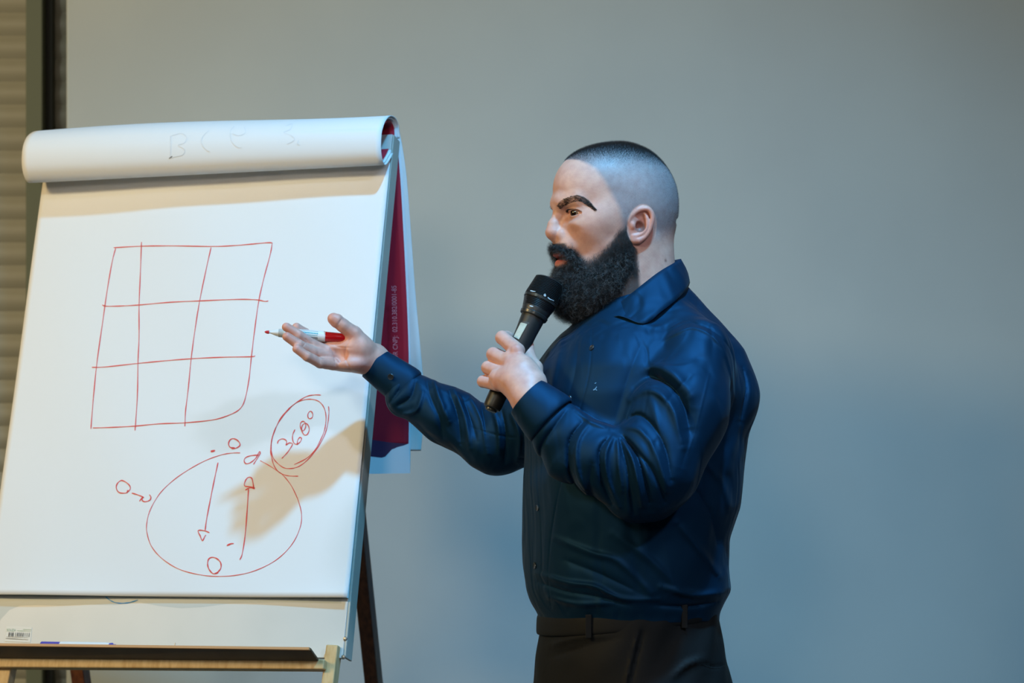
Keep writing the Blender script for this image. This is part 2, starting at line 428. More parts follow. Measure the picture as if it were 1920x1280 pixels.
# erased smudge with its soft round corner, a thin film on the board
sm = [pix2uv(x, y, -.006) for x, y in [(-24, 1195), (-10, 1180), (2, 1160), (18, 1143), (38, 1135), (70, 1134), (110, 1135), (160, 1133), (215, 1134), (262, 1129), (300, 1136), (340, 1140), (380, 1138), (430, 1131), (520, 1129), (640, 1131)]]
top = [(u, .004) for u, v in sm[::-1]]
slab('smudge_film', sm + top, -.0060, -.00594, M_smudge, easel, 0)

# paper top sheet
def hpap(u, v):
    return .0012*math.sin(u*9 + 1)*math.sin(v*6 + .5) + .0008*math.sin(u*21 + v*13) + .0045*math.exp(-v/.03)*(.6 + .6*math.sin(u*11 + .6)) 
nu, nv = 70, 80; V = []
for i in range(nu + 1):
    for j in range(nv + 1):
        u = Wd*i/nu; v = Hh*1.05*j/nv; V.append(L(u, v, .001 + hpap(u, v)))
sheet = mesh_np('drawing_sheet', rel(pad, V), grid_faces(nu + 1, nv + 1), M_paper, pad)
m_ = sheet.modifiers.new('thick', 'SOLIDIFY'); m_.thickness = .0004; m_.offset = -1
# sheets beneath (pad thickness), slightly offset
for i in range(3):
    slab('under_sheet', [(.001*i, .003*i + .002), (Wd - .0015 - .0015*i, .003*i + .001), (Wd - .0015 - .001*i, Hh + .03), (.001*i, Hh + .03)], -.0055 + .0013*(2-i), -.0048 + .0013*(2-i), M_paper, pad, 0)

def ribbon_mesh(name, strokes, wpx, m, parent, surf, wscale=None):
    """strokes: list of (image polyline) -> thin flat ribbons lying on surf(px,py)->(point, normal)"""
    V = []; Fc = []
    for st in strokes:
        ww = wpx
        if isinstance(st, tuple) and isinstance(st[1], (int, float)): st, ww = st[0], st[1]
        c = catmull(st, 8)
        keep = [c[0]]
        for q in c[1:]:
            if np.hypot(*(q - keep[-1])) > 1.2: keep.append(q)
        c = np.array(keep); 
        if len(c) < 2: continue
        t = np.gradient(c, axis=0); t /= np.linalg.norm(t, axis=1)[:, None] + 1e-9; nn = np.stack([-t[:, 1], t[:, 0]], 1)
        b = len(V)
        for i, (q, n_) in enumerate(zip(c, nn)):
            e = ww*.5*(0.8 + .2*math.sin(i*.7)); e *= .65 if i in (0, len(c)-1) else 1
            V.append(surf(*(q + n_*e))); V.append(surf(*(q - n_*e)))
        for i in range(len(c) - 1):
            a = b + 2*i; Fc.append((a, a+1, a+3, a+2))
    return mesh_np(name, rel(parent, V) if parent else V, Fc, m, None, True)
def on_paper(px, py):
    u, v = pix2uv(px, py, .001); u2 = min(max(u, 0), Wd)
    return L(u, v, .0016 + hpap(u2, v))
def tr(pts, x0, y0, s): return [(x0 + x/s, y0 + y/s) for x, y in pts]
G = lambda p: tr(p, 150, 430, 3.2)
grid = [G(p) for p in [
 [(200,108),(370,100),(560,100),(790,104),(930,98),(1060,86),(1145,80),(1152,95),(1140,160),(1105,290),(1075,425),(1050,600),(1030,765),(1015,900),(990,1020),(960,1075),(900,1110),(800,1140),(630,1158),(480,1165),(330,1180),(200,1188),(80,1192)],
 [(212,112),(190,200),(160,380),(140,530),(105,790),(85,990),(68,1198)],
 [(369,75),(362,260),(354,450),(354,640),(348,800),(345,1000),(332,1207)],
 [(789,110),(760,240),(720,430),(690,610),(667,775),(648,960),(632,1090),(628,1180)],
 [(133,452),(160,460),(250,458),(354,452),(540,437),(720,430),(950,421),(1060,423),(1110,432),(1132,429)],
 [(73,828),(150,826),(350,803),(520,786),(667,775),(850,767),(1030,764),(1052,756)]]]
G = lambda p: tr(p, 200, 780, 4)
low = [G([(1000,273),(930,275),(850,290),(740,330),(620,395),(500,480),(400,580),(330,700),(303,800),(305,880),(340,980),(420,1070),(540,1145),(680,1185),(820,1200),(980,1190),(1130,1150),(1280,1070),(1390,960),(1450,840),(1463,740),(1440,640),(1390,530),(1330,450),(1280,410),(1210,365),(1150,332)])]
arrows = [G(p) for p in [
 [(150,575),(180,545),(165,510),(115,483),(80,510),(76,545),(95,572),(130,578),(160,572),(158,555)],
 [(190,577),(240,592),(285,612)], [(248,638),(275,605),(268,630),(290,642),(325,630),(333,605),(318,585)],
 [(960,235),(925,232),(912,205),(925,175),(950,167),(980,180),(1000,210),(985,230),(950,242),(930,235)],
 [(1140,290),(1080,295),(1040,310),(1030,335),(1045,355),(1080,345),(1120,310),(1145,265),(1148,285),(1100,360)],
 [(833,345),(810,450),(780,600),(750,760),(737,855)], [(770,872),(730,857),(685,857),(700,895),(718,932),(735,900),(745,888)],
 [(997,1075),(1015,1030),(1035,900),(1050,720),(1062,545)], [(1037,552),(1075,535),(1108,543),(1095,530),(1035,522),(1035,490),(1055,460),(1080,458),(1092,480),(1102,540)],
 [(838,1172),(800,1180),(770,1150),(757,1110),(765,1070),(795,1057),(830,1070),(855,1100),(855,1140),(830,1170),(805,1178)]]]
dash_a, dash_b = [(G([(778,262),(795,259),(815,254)]), 4.0)], [(G([(900,968),(930,955),(952,953)]), 3.0)]
G = lambda p: tr(p, 380, 720, 6.4)
deg = [G(p) for p in [
 [(1420,130),(1340,128),(1240,150),(1120,225),(1020,310),(930,420),(870,550),(830,680),(815,800),(830,880),(850,960),(890,1030),(950,1075),(1030,1100),(1150,1105)],
 [(1020,310),(1130,220),(1230,185),(1320,182),(1400,210),(1455,280),(1480,380),(1470,520),(1430,640),(1350,790),(1250,890),(1100,965)],
 [(1510,265),(1515,340),(1500,480),(1460,620),(1370,780),(1270,900),(1170,980),(1080,1010),(980,1005),(900,950),(845,880),(825,790),(830,660),(880,520),(960,390),(1050,290)],
 [(900,715),(910,680),(950,657),(990,665),(1010,690),(1000,735)], [(1000,735),(1040,705),(1080,715),(1060,760),(1010,830),(945,897)],
 [(1110,545),(1085,600),(1080,660),(1100,710),(1135,720),(1175,690),(1187,650),(1165,640),(1140,680),(1140,735)],
 [(1195,560),(1175,520),(1175,470),(1205,445),(1235,470),(1235,520),(1210,560),(1190,540),(1200,490),(1240,470),(1270,500),(1280,550),(1260,600),(1230,612),(1205,590),(1180,530)],
 [(1270,410),(1262,370),(1280,330),(1305,328),(1322,360),(1315,400),(1285,415),(1262,395)]]]
for nm, st, wq in (('grid_drawing', grid, 1.9), ('circle_drawing', low, 1.5), ('circle_mark', arrows[0:1], 2.2), ('arrow_drawing', arrows[1:3], 2.2), ('circle_mark', arrows[3:4], 2.4), ('loop_mark', arrows[4:5], 2.0),
                   ('arrow_drawing', arrows[5:7], 2.2), ('arrow_drawing', arrows[7:9], 2.2), ('circle_mark', arrows[9:10], 2.4), ('dash_mark', dash_a, 4), ('dash_mark', dash_b, 3),
                   ('ring_drawing', deg[:3], 1.7), ('handwritten_digit', deg[3:5], 1.9), ('handwritten_digit', deg[5:6], 1.9), ('handwritten_digit', deg[6:7], 1.9), ('degree_sign', deg[7:8], 1.9)):
    o = ribbon_mesh(nm, st, wq, M_ink, pad, on_paper); o.parent = sheet
for x, y in [(487, 900), (509, 902), (452, 953), (526, 641), (492, 743)]:
    o = ribbon_mesh('ink_dot', [([(x, y), (x+1.8, y+.8)], 1.8)], 1.6, M_ghost, pad, on_paper); o.parent = sheet

# the rolled-over sheets: a bulge in front of the top edge, tapering towards the right
def roll_sec(s, off=0.0):
    k = [(.0, Hh + .030), (.020*s, Hh + .004 - .016*(s-1)), (.034*s, Hh - .001 - .018*(s-1)), (.047*s, Hh + .012 - .012*(s-1)), (.052*s, Hh + .038), (.045*s, Hh + .066), (.026*s, Hh + .088), (.004, Hh + .096), (-.014, Hh + .090), (-.024, Hh + .072)]
    c = catmull(k, 6)
    if off:
        t = np.gradient(c, axis=0); t /= np.linalg.norm(t, axis=1)[:, None]; c = c + np.stack([t[:, 1], -t[:, 0]], 1)*off
    return c
def hang_D(py): return 4.085 + .06*(py - 240)/600
def roll_mesh(name, off, m, u0, u1, edge_img, th, nu=60, jag=None, smax=None):
    V = []; ncol = None
    er = catmull(edge_img, 8)
    for i in range(nu + 1):
        a = i/nu; u = u0 + (u1 - u0)*a
        s = 1.45 + (1.15 - 1.45)*a
        if smax: s = min(s, smax)
        c = roll_sec(s, off); col = [L(u + (0 if True else 0), v + .004*math.sin(a*5)*(v > Hh + .05), n) for n, v in c]
        last = col[-1]
        # hanging part: towards vertical edge given in the image, shifted left along U
        for q in er[2:]:
            D = hang_D(q[1]); pr = P(q[0], q[1], D); pt = pr - U*(u1 - u)
            col.append(pt)
        ncol = len(col); V += col
    o = mesh_np(name, rel(pad, V), grid_faces(nu + 1, ncol), m, pad)
    md = o.modifiers.new('thick', 'SOLIDIFY'); md.thickness = th; md.offset = 0
    return o
roll = roll_mesh('rolled_sheet', 0, M_paper, -.004, Wd + .004, [(744, 232), (752, 262), (762, 330), (770, 430), (778, 540), (787, 640), (794, 720), (794, 790), (789, 845)], .0012)
# white inner sheets, a little shorter
hang2 = roll_mesh('flipped_sheet', -.0035, M_paper2, .01, Wd + .001, [(742, 236), (747, 262), (755, 330), (762, 450), (768, 620), (770, 750), (769, 887)], .0012)
cover = roll_mesh('red_cover_sheet', -.0085, M_red, .02, Wd - .002, [(740, 240), (744, 268), (750, 330), (757, 450), (765, 620), (767, 740), (766, 834)], .0012)

bpy.context.view_layer.update()
def hang_surf(dd=-.004):
    def f(px, py): return P(px, py, hang_D(py) + dd)
    return f
def poly_sheet(name, pts, D0, m, parent, th=.0008):
    V = [P(x, y, hang_D(y) + D0) for x, y in pts]; V2 = [p + Vector((0, th, 0)) for p in V]; k = len(V)
    f = [tuple(range(k)), tuple(range(k, 2*k))[::-1]] + [(i, k+i, k+(i+1) % k, (i+1) % k) for i in range(k)]
    return mesh_np(name, rel(parent, V + V2), f, m, parent, False)
poly_sheet('violet_band', [(660, 822), (690, 823), (730, 829), (766, 832), (757, 836), (735, 842), (722, 856), (715, 858), (690, 855), (660, 852)], .003-.012, M_violet, pad)
poly_sheet('torn_sheet', [(650, 856), (690, 856), (716, 859), (724, 857), (733, 844), (745, 838), (757, 835), (767, 831), (769, 887), (700, 888), (650, 888)], -.010, M_paper2, pad)
poly_sheet('sheet_edge_strip', [(736, 246), (741, 246), (736, 320), (731, 420), (722, 540), (712, 640), (706, 640), (716, 540), (726, 420), (731, 320)], -.03, M_edge, pad) if False else None
# printed registration line on the red cover
PRINT_A, PRINT_B = P(746, 674, hang_D(674) - .012), P(743, 536, hang_D(536) - .012)

# faint letters showing through the roll
from mathutils.bvhtree import BVHTree
dg = bpy.context.evaluated_depsgraph_get()
def surf_of(o, off=.0006):
    e = o.evaluated_get(dg); me = e.to_mesh(); mwm = o.matrix_world
    vs = [mwm @ v.co for v in me.vertices]; fs = [tuple(p.vertices) for p in me.polygons]
    bt = BVHTree.FromPolygons(vs, fs)
    def f(px, py):
        d = Vector(((px - 960)/F, 1, (HY - py)/F)).normalized(); h = bt.ray_cast(Vector((0, 0, ZC)), d)
        if h[0] is None: 
            return P(px, py, 4.1)
        return h[0] - d*off
    return f
dg = bpy.context.evaluated_depsgraph_get()
rs = surf_of(roll)
gh = [[(320,254),(320,275),(319,296)], [(322,254),(340,250),(350,258),(345,268),(334,272),(346,280),(342,290),(326,294),(319,297)],
      [(392,244),(380,256),(378,268),(386,280),(394,284)], [(440,236),(432,246),(434,264),(446,276),(454,276)], [(436,250),(448,254),(460,248),(458,238)],
      [(536,236),(548,232),(544,242),(532,248),(546,254),(552,262),(538,270)], [(560,262),(558,270),(563,272)]]
for st_ in (gh[:2], gh[2:3], gh[3:5], gh[5:6], gh[6:]):
    o = ribbon_mesh('faint_letter', st_, 1.6, M_ghost, pad, rs); o.parent = roll
o = ribbon_mesh('ink_mark', [([(317,297),(323,293)], 2.2)], 2, M_print, pad, rs); o.parent = roll

# tray, rail, legs
def pv(px, py, n): u, v = pix2uv(px, py, n); return L(u, v, n)
n1 = .055
def prism(name, ring_a, ring_b, m, parent, bev=.0008):
    k = len(ring_a); f = [tuple(range(k))[::-1], tuple(range(k, 2*k))] + [(i, (i+1) % k, k+(i+1) % k, k+i) for i in range(k)]
    o = mesh_np(name, rel(parent, list(ring_a) + list(ring_b)), f, m, parent, False)
    if bev: bevel(o, bev)
    return o
# tray lip: leans out from the rail; outer face's shade put into its dark colour, upper edge bright
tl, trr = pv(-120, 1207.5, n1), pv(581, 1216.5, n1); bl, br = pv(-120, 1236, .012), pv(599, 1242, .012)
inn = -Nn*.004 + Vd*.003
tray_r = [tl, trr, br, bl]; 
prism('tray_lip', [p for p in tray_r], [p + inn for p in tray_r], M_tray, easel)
e0, e1 = pv(-120, 1206.5, n1 + .0003), pv(581, 1215.5, n1 + .0003)
beam('tray_edge', (e0 + Nn*0) - Vd*.0005, e1 - Vd*.0005, .0046, .006, Vd, M_trayedge, easel, .0006)
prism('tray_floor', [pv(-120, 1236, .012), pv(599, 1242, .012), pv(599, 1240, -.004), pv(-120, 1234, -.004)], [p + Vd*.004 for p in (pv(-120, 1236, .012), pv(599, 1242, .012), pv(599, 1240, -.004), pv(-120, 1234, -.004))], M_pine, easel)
ra, rb_ = pv(-60, 1243.5, .006), pv(612, 1247.5, .006)
beam('cross_rail', ra, rb_, .016, .022, Vd, M_pine, easel)
def leg_to_floor(name, pxa, pya, pxb, pyb, n, wpx, m, top_ext=0):
    a = pv(pxa, pya, n); b = pv(pxb, pyb, n); d = (b - a).normalized(); t = -a.z/d.z
    return beam(name, a - d*top_ext, a + d*(t - .0), wpx, .022, U, m, easel)
leg_to_floor('front_leg', 624, 1234, 618, 1282, -.005, .0205, M_pine, .02)
leg_to_floor('front_leg', 18, 1236, 9, 1282, -.005, .023, M_pine, .02)
for hinge, (pxb, pyb, Db) in ((pv(620, 500, -.048), (701, 1280, 4.46)), (pv(66, 640, -.048), (153, 1280, 4.50))):
    b = P(pxb, pyb, Db); d = (b - hinge).normalized(); t = -hinge.z/d.z
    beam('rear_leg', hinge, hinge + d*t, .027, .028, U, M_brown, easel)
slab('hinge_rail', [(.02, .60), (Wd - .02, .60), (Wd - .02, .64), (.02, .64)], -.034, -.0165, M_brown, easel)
for x, y in ((620.5, 1221), (328, 1208)):
    q = pv(x, y, -.0055); beam('staple', q - Vd*.003, q + Vd*.003, .0008, .0008, U, M_steel, easel, 0)
for x, y in ((643, 1197), (639.5, 1231)):
    q = pv(x, y, -.0065) + U*.004; lathe('screw', [(0, .0035), (.0012, .0032), (.0016, .002)], q - easel.location, Nn, M_steel, easel, 12)
bo = lambda px, py: pv(px, py, -.0052)
o = ribbon_mesh('blue_marker_line', [[(198,1118),(205,1124),(214,1128.5),(226,1130.5),(240,1129.5),(250,1127),(259,1124)]], 2.0, M_blueink, easel, bo); o.parent = easel
# price sticker with bar code
stk = slab('price_sticker', [pix2uv(9, 1202, -.0055), pix2uv(57, 1204, -.0055), pix2uv(60, 1176, -.0055), pix2uv(12, 1173.5, -.0055)], -.0058, -.0054, M_sticker, easel, 0)
bars = []; x = 15.5
for wb, gp in [(2.2,.8),(1.0,1.2),(1.6,.6),(2.2,3.0),(1.0,2.0),(1.5,.8),(.8,.8),(1.0,.8),(.8,.8),(1.6,1.6),(1.8,1.5),(.6,1.6),(.6,1.8),(.6,1.4),(.6,1.6),(1.3,0)]:
    bars.append(([(x + wb/2 + .8, 1184.3 + x*.03), (x + wb/2, 1192.5 + x*.03)], wb)); x += wb + gp
st_s = lambda px, py: pv(px, py, -.0051)
o = ribbon_mesh('bar_code', bars, 1, M_print, easel, st_s); o.parent = stk
def text_on(body, a, b, hpx, m, parent, nrm, name='printed_text', stretch=None):
    c = bpy.data.curves.new(name, 'FONT'); c.body = body; c.size = 1; c.materials.append(m); o = bpy.data.objects.new(name, c); C.objects.link(o)
    bpy.context.view_layer.update(); wx = max(o.dimensions.x, .01)
    a, b = Vector(a), Vector(b); X = (b - a); s = X.length/wx; X.normalize(); Y = Vector(nrm).cross(X).normalized(); Z = X.cross(Y)
    Mt = Matrix.Translation(a) @ Matrix((X*s, Y*hpx, Z)).transposed().to_4x4()
    me = o.to_mesh().copy() if False else bpy.data.meshes.new_from_object(o)
    me.transform(Mt); bpy.data.objects.remove(o); n = bpy.data.objects.new(name, me); C.objects.link(n)
    return n
M_cprint = mat('cover_print', (.62, .25, .30), .6)
o = text_on('OR CNPJ:  02.310.382/0001-85', PRINT_A, PRINT_B, .0125, M_cprint, None, Vector((U.y, -U.x, 0)) if U.y < 0 and -U.x < 0 else Vector((-U.y, U.x, 0))*-1, 'printed_text')
o.data.transform(Matrix.Translation(-pad.location)); o.parent = cover
o = text_on('SOUZA', pv(12, 1183, -.0051), pv(29, 1183.6, -.0051), .0062, M_green, None, Nn); o.data.transform(Matrix.Translation(-easel.location)); o.parent = stk
o = ribbon_mesh('small_print', [([(32, 1182), (58, 1183)], .9), ([(43, 1179.7), (59, 1180.4)], .9)], .9, M_green, easel, st_s); o.parent = stk
o = ribbon_mesh('small_print', [([(10.5, 1196.5), (53, 1199)], 1.2), ([(12, 1193.3), (53, 1195.5)], .6)], .9, M_print, easel, st_s); o.parent = stk

# pen lying in the tray
tp = empty('tray_pen', pv(112, 1206, .03)); tag(tp, 'white dry-erase pen with purple cap lying in the easel tray', 'pen')
ta = pv(77, 1209.4, .035); tb = pv(219, 1212.2, .035); ax = (tb - ta); Lt = ax.length; ax.normalize(); rr = .0068
lt = lambda nm, pr, m: lathe(nm, [(t*Lt, r*rr) for t, r in pr], ta - tp.location, ax, m, tp, 24)
lt('cap', [(0, .75), (.01, .95), (.255, .95), (.262, .85)], M_purple); lt('barrel', [(.262, .98), (.30, 1.0), (.86, 1.0), (.91, .9)], M_mwhite)
lt('end_plug', [(.91, .88), (.94, .95), (.955, .6), (.965, .62), (.985, .60), (1.0, .3)], M_purple)

# ------------------------------------------------------------------ PERSON
person = empty('person', (0.19, DP, 0))
tag(person, 'bearded man with shaved head in navy shirt, holding microphone and gesturing at the flip chart', 'person')
PL = Vector(person.location)
def put(name, V, Fc, m, parent=person, smooth=True, cols=None):
    return mesh_np(name, to_world(V) - np.array(PL), Fc, m, parent, smooth, cols)

AL = R(20); ca, sa = math.cos(AL), math.sin(AL)
Hc = Q(1158, 400, 0).astype(float); BF = np.array([-ca, -sa, 0]); BLt = np.array([sa, -ca, 0]); BU = np.array([0, 0, 1.])
HB = np.stack([BF, BLt, BU], 1)      # columns
def H(f, l, u): return (Hc + f*BF + l*BLt + u*BU).astype(np.float32)
def to_head(p): return (np.asarray(p, float) - Hc) @ HB
def HI(ix, iy, l):                    # image point on the head at side offset l
    f = 0.
    for _ in range(4):
        k = (DP + (f*BF[1] + l*BLt[1])/SC)/DP; X = (ix - 960)*k; f = (Hc[0] + l*sa - X)/ca
    return (f, l, (HY - iy)*k - Hc[2])

def head_field():
    h = Field()
    def E(c, r, k=10, mode='add'): h.ell(H(*c), r, k, mode, HB)
    def Cp(a, b, ra, rb=None, k=8, mode='add'): h.cap(H(*a), H(*b), ra, rb, k, mode)
    E((-4, 0, 27), (106, 84, 104), 4)
    E((-34, 0, 20), (80, 80, 88), 20)
    E((50, 0, 42), (76, 66, 74), 24)
    E((58, 0, -38), (62, 58, 84), 24)
    h.cap(H(-32, 0, -10), H(-40, 0, -250), 72, 82, 26)           # neck
    for s in (-1, 1):
        Cp((6, 56*s, -60), (72, 30*s, -112), 20, 20, 24)          # jaw
        E((72, 44*s, -26), (24, 20, 20), 22)                      # cheekbone
        E((44, 44*s, -34), (44, 24, 40), 26)
        E((30, 60*s, -10), (34, 14, 22), 26)
        Cp((112, 12*s, 13), (96, 42*s, 16), 13, 11, 16)           # brow ridge
        E((40, 58*s, 22), (20, 8, 22), 26, 'sub') if False else None
        Cp((-30, 56*s, -60), (28, 40*s, -200), 16, 18, 24)        # neck muscle
    Cp((112, -10, 16), (112, 10, 16), 14, 14, 14)
    E((84, 0, -120), (30, 30, 26), 18)                            # chin
    for s in (-1, 1):
        E((124, 36*s, -9), (25, 24, 11.5), 12, 'sub')               # eye socket
        E((92, 33*s, -6), (18.0, 20.5, 15.8), 4)                   # closed lid volume
        h.chain([H(*q) for q in [(92, 21*s, 6), (102, 31*s, 8.5), (96, 43*s, 6.5), (86, 51*s, 1)]], [4, 4.6, 4.6, 3], 6)
        th = [R(x) for x in (-42, -25, -5, 15, 35, 55, 74)]
        h.chain([H(92 + 19.5*math.cos(a), s*(33 + 21.5*math.sin(a)), -7 - .8*a) for a in th], [1.6, 3.8, 5.6, 6.4, 6.6, 6.2, 3.6], 1.2, 2, mode='sub')
        E((96, 36*s, -27), (12, 16, 7), 12)                       # lower lid pouch
    # nose
    h.chain([H(*q) for q in [(113, 0, 6), (120, 0, -8), (129, 0, -26), (130, 0, -38)]], [9, 8.5, 9.5, 12.5], 9, 6)
    E((127, 0, -42), (15, 14, 13), 8)
    for s in (-1, 1):
        E((113, 15*s, -45), (14, 8.5, 11), 4)
        h.chain([H(*q) for q in [(106, 17*s, -32), (98, 24*s, -42), (100, 24*s, -54)]], [2, 3, 2.5], 4, mode='sub')
        h.cap(H(123, 7*s, -56), H(112, 10*s, -54), 3.8, 3.4, 2, 'sub')
    E((106, 0, -66), (20, 32, 18), 16)
    # lips
    for s in (-1, 1):
        h.chain([H(*q) for q in [(123, 0, -80), (121, 8*s, -79), (112, 17*s, -83), (101, 25*s, -90)]], [5.5, 5.8, 5.2, 3], 4)
        h.chain([H(*q) for q in [(117, 0, -99), (115, 8*s, -99), (108, 17*s, -96), (99, 25*s, -91)]], [7.4, 7.2, 6.0, 3], 5)
        h.chain([H(*q) for q in [(128, 0, -89), (124, 9*s, -88.5), (114, 17*s, -89.5), (104, 23*s, -91)]], [3.8, 3.8, 3.2, 1.4], 1.5, mode='sub')
    # ears
    for s in (-1, 1):
        def e(px, py, l, s=s):
            f, _, u = HI(px, py, l); return H(f, s*l, u)
        h.ell(e(1203, 424, 77), (22, 6, 30), 8, 'add', HB)
        h.ell(e(1200, 424, 70), (20, 12, 24), 10, 'add', HB)
        h.ell(e(1205, 416, 89), (15, 9, 21), 4, 'sub', HB)
        hx = catmull([e(1186, 424, 78), e(1179, 414, 78), e(1184, 404, 80), e(1196, 395, 83), e(1206, 391.5, 86), e(1216, 392.5, 89), e(1222, 400, 91), e(1223.5, 410, 92), (e(1221, 422, 91)), e(1217, 433, 89), e(1209, 444, 86), e(1198, 451, 82)], 3)
        h.chain(list(hx), list(np.interp(np.linspace(0, 1, len(hx)), [0, .1, .35, .6, .8, .92, 1], [3, 4, 4.6, 4.2, 3.8, 4.6, 6.5])), 3.0, 1)
        h.ell(e(1191, 450, 80), (9, 5.5, 7.5), 5, 'add', HB)
        hx = catmull([e(1209, 402, 84), e(1214, 412, 87), e(1213, 425, 88), e(1207, 436, 86), e(1197, 441, 83), e(1187, 443, 80)], 3)
        h.chain(list(hx), [3.6]*len(hx), 3, 1)
        h.ell(e(1186, 423, 79), (5, 6, 7), 4, 'add', HB)
        h.ell(e(1201, 424, 84), (9, 11, 10), 3, 'sub', HB)
        h.ell(e(1201, 405, 86), (8, 6, 5), 3, 'sub', HB)
    # nape crease
    h.chain([H(-100, 40, -14), H(-112, 20, -13), H(-116, 0, -12), H(-112, -20, -13)], [3, 5, 5, 4], 6, mode='sub')
    return h
hf = head_field()
def fb(u): return np.interp(u, [-60, -40, 0, 20, 50, 75, 92, 110], [22, 26, 36, 47, 62, 76, 98, 150])
def smooth01(x): x = np.clip(x, 0, 1); return x*x*(3 - 2*x)
lo, hi = hf.bounds(); lo[2] = 900 - 400 - 230 - 400 + 0
lo = np.array([Hc[0] - 170, -130, Hc[2] - 250]); hi = np.array([Hc[0] + 150, 130, Hc[2] + 150])
hv, hfc, hn = surfnet(hf, 1.35, lo, hi)
print('head', len(hv), time.time() - T0)
q = to_head(hv); f_, l_, u_ = q.T; al = np.abs(l_)
BASE = np.array([.68, .365, .275]); col = np.tile(BASE, (len(hv), 1))
def mixc(col, c, w): return col*(1 - w[:, None]) + np.array(c)*w[:, None]
def blob(c, r): return np.exp(-(((f_ - c[0])/r[0])**2 + ((al - c[1])/r[1])**2 + ((u_ - c[2])/r[2])**2))
col = mixc(col, (.60, .22, .17), .55*blob((134, 0, -42), (14, 14, 14)))
col = mixc(col, (.55, .22, .16), .35*blob((90, 42, -34), (28, 20, 22)))
col = mixc(col, (.58, .22, .17), .6*smooth01((al - 73)/8)*smooth01((1.15 - np.hypot((f_ + 16)/28, (u_ + 33)/39))/.3))
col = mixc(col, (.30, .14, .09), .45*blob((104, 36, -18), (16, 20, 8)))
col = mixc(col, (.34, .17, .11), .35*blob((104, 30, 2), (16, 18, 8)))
lipm = np.exp(-(np.maximum(al - 19, 0)/5)**2)*np.exp(-((np.abs(u_ + 89.5 + .0*al) - 0)/12.0)**4)*(f_ > 96)
col = mixc(col, (.50, .13, .11), np.clip(lipm*1.1, 0, .9))
col = mixc(col, (.06, .02, .02), np.exp(-((u_ + 89.5)/3.0)**2)*(al < 20)*(f_ < 120)*(f_ > 90)*.9)
hairw = smooth01((fb(u_) - f_)/16 + .1)*smooth01((u_ + 78 + .25*f_)/40)
top = smooth01((u_ - 70)/60)
earw = smooth01((al - 74.5)/3)*smooth01((1.12 - np.hypot((f_ + 16)/28, (u_ + 33)/39))/.1); ear_m = earw > .5
earw = np.maximum(earw, smooth01((.85 - np.hypot((f_ + 13)/27, (u_ + 33)/34))/.15)*(al > 55))
hairw = hairw*(1 - earw)*smooth01((np.hypot((f_ + 15)/28, (u_ + 33)/37) - .8)/.25 + .0)
stub = .62 + .33*top + .10*smooth01((-f_ - 20)/80)
hc = np.array([.15, .20, .235])*(1 - top[:, None]*.6); hw_ = np.clip(hairw*stub, 0, .92)[:, None]; col = col*(1 - hw_) + hc*hw_
# beard shadow on the cheeks
def beard_mask(f, al, u):
    ut = np.interp(f, [-6, 14, 28, 42, 60, 78, 92, 104], [-30, -22, -30, -52, -72, -84, -80, -64])     # upper limit per f
    m = smooth01((ut - u)/22)*smooth01((f + 9 + np.minimum(0, (u + 60))*-.12)/10)
    return m
bm = beard_mask(f_, al, u_)*(u_ > -215)*(1 - np.clip(lipm*1.5, 0, 1))
mouthz = np.exp(-(((f_ - 112)/20)**2 + (al/22)**2 + ((u_ + 92)/13)**2))
bm = bm*(1 - np.clip(mouthz*1.3, 0, 1))
must = smooth01((34 - al)/8)*smooth01((-60 - u_)/4)*smooth01((u_ + 78)/4)*(f_ > 92)
bm = np.maximum(bm, must*.9)
col = mixc(col, (.045, .04, .04), np.clip(bm*.93, 0, .93)*(~ear_m))
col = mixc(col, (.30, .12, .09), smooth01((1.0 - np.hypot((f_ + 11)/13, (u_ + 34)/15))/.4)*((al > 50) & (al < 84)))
rnd = np.sin(f_*.9)*np.sin(al*1.3 + 1)*np.sin(u_*1.1)
col *= (1 + .035*rnd)[:, None]
# neck mole
col = mixc(col, (.20, .07, .06), .8*np.exp(-(((f_ - HI(1246, 492, 62)[0])/3)**2 + ((u_ + 92)/3)**2))*(l_ > 0))
HEAD = (hv, hfc, col); headn = hn

# --- eyes
def uv_sphere(c, r, n=32):
    V = []; Fc = []
    for i in range(n + 1):
        th = math.pi*i/n
        for j in range(n*2):
            ph = math.pi*j/n; V.append(np.array(c) + r*np.array([math.cos(th), math.sin(th)*math.cos(ph), math.sin(th)*math.sin(ph)]))
    for i in range(n):
        for j in range(n*2): Fc.append((i*n*2 + j, i*n*2 + (j+1) % (n*2), (i+1)*n*2 + (j+1) % (n*2), (i+1)*n*2 + j))
    return V, Fc
for s in (-1, 1):
    c = (91.5, 33*s, -7); V, Fc = uv_sphere((0, 0, 0), 15.6)
    g = np.array([1, .10 if s > 0 else .10, -.02]); g /= np.linalg.norm(g)
    ang = R(16); Rz = np.array([[math.cos(ang), -math.sin(ang), 0], [math.sin(ang), math.cos(ang), 0], [0, 0, 1]])
    V = np.array(V); r_ = np.linalg.norm(V[:, 1:], axis=1); V[:, 0] += np.where((V[:, 0] > 0) & (r_ < 8.0), 1.3*(1 - (r_/8.0)**2), 0)
    V = V @ Rz.T + np.array(c)
    eye = put('eye', [H(*p) for p in V], Fc, M_eyew); eye.data.materials.append(M_iris)
    th_n = 32*2
    mi = [1 if (k // th_n) < 6 else 0 for k in range(len(eye.data.polygons))]
    eye.data.polygons.foreach_set('material_index', mi)

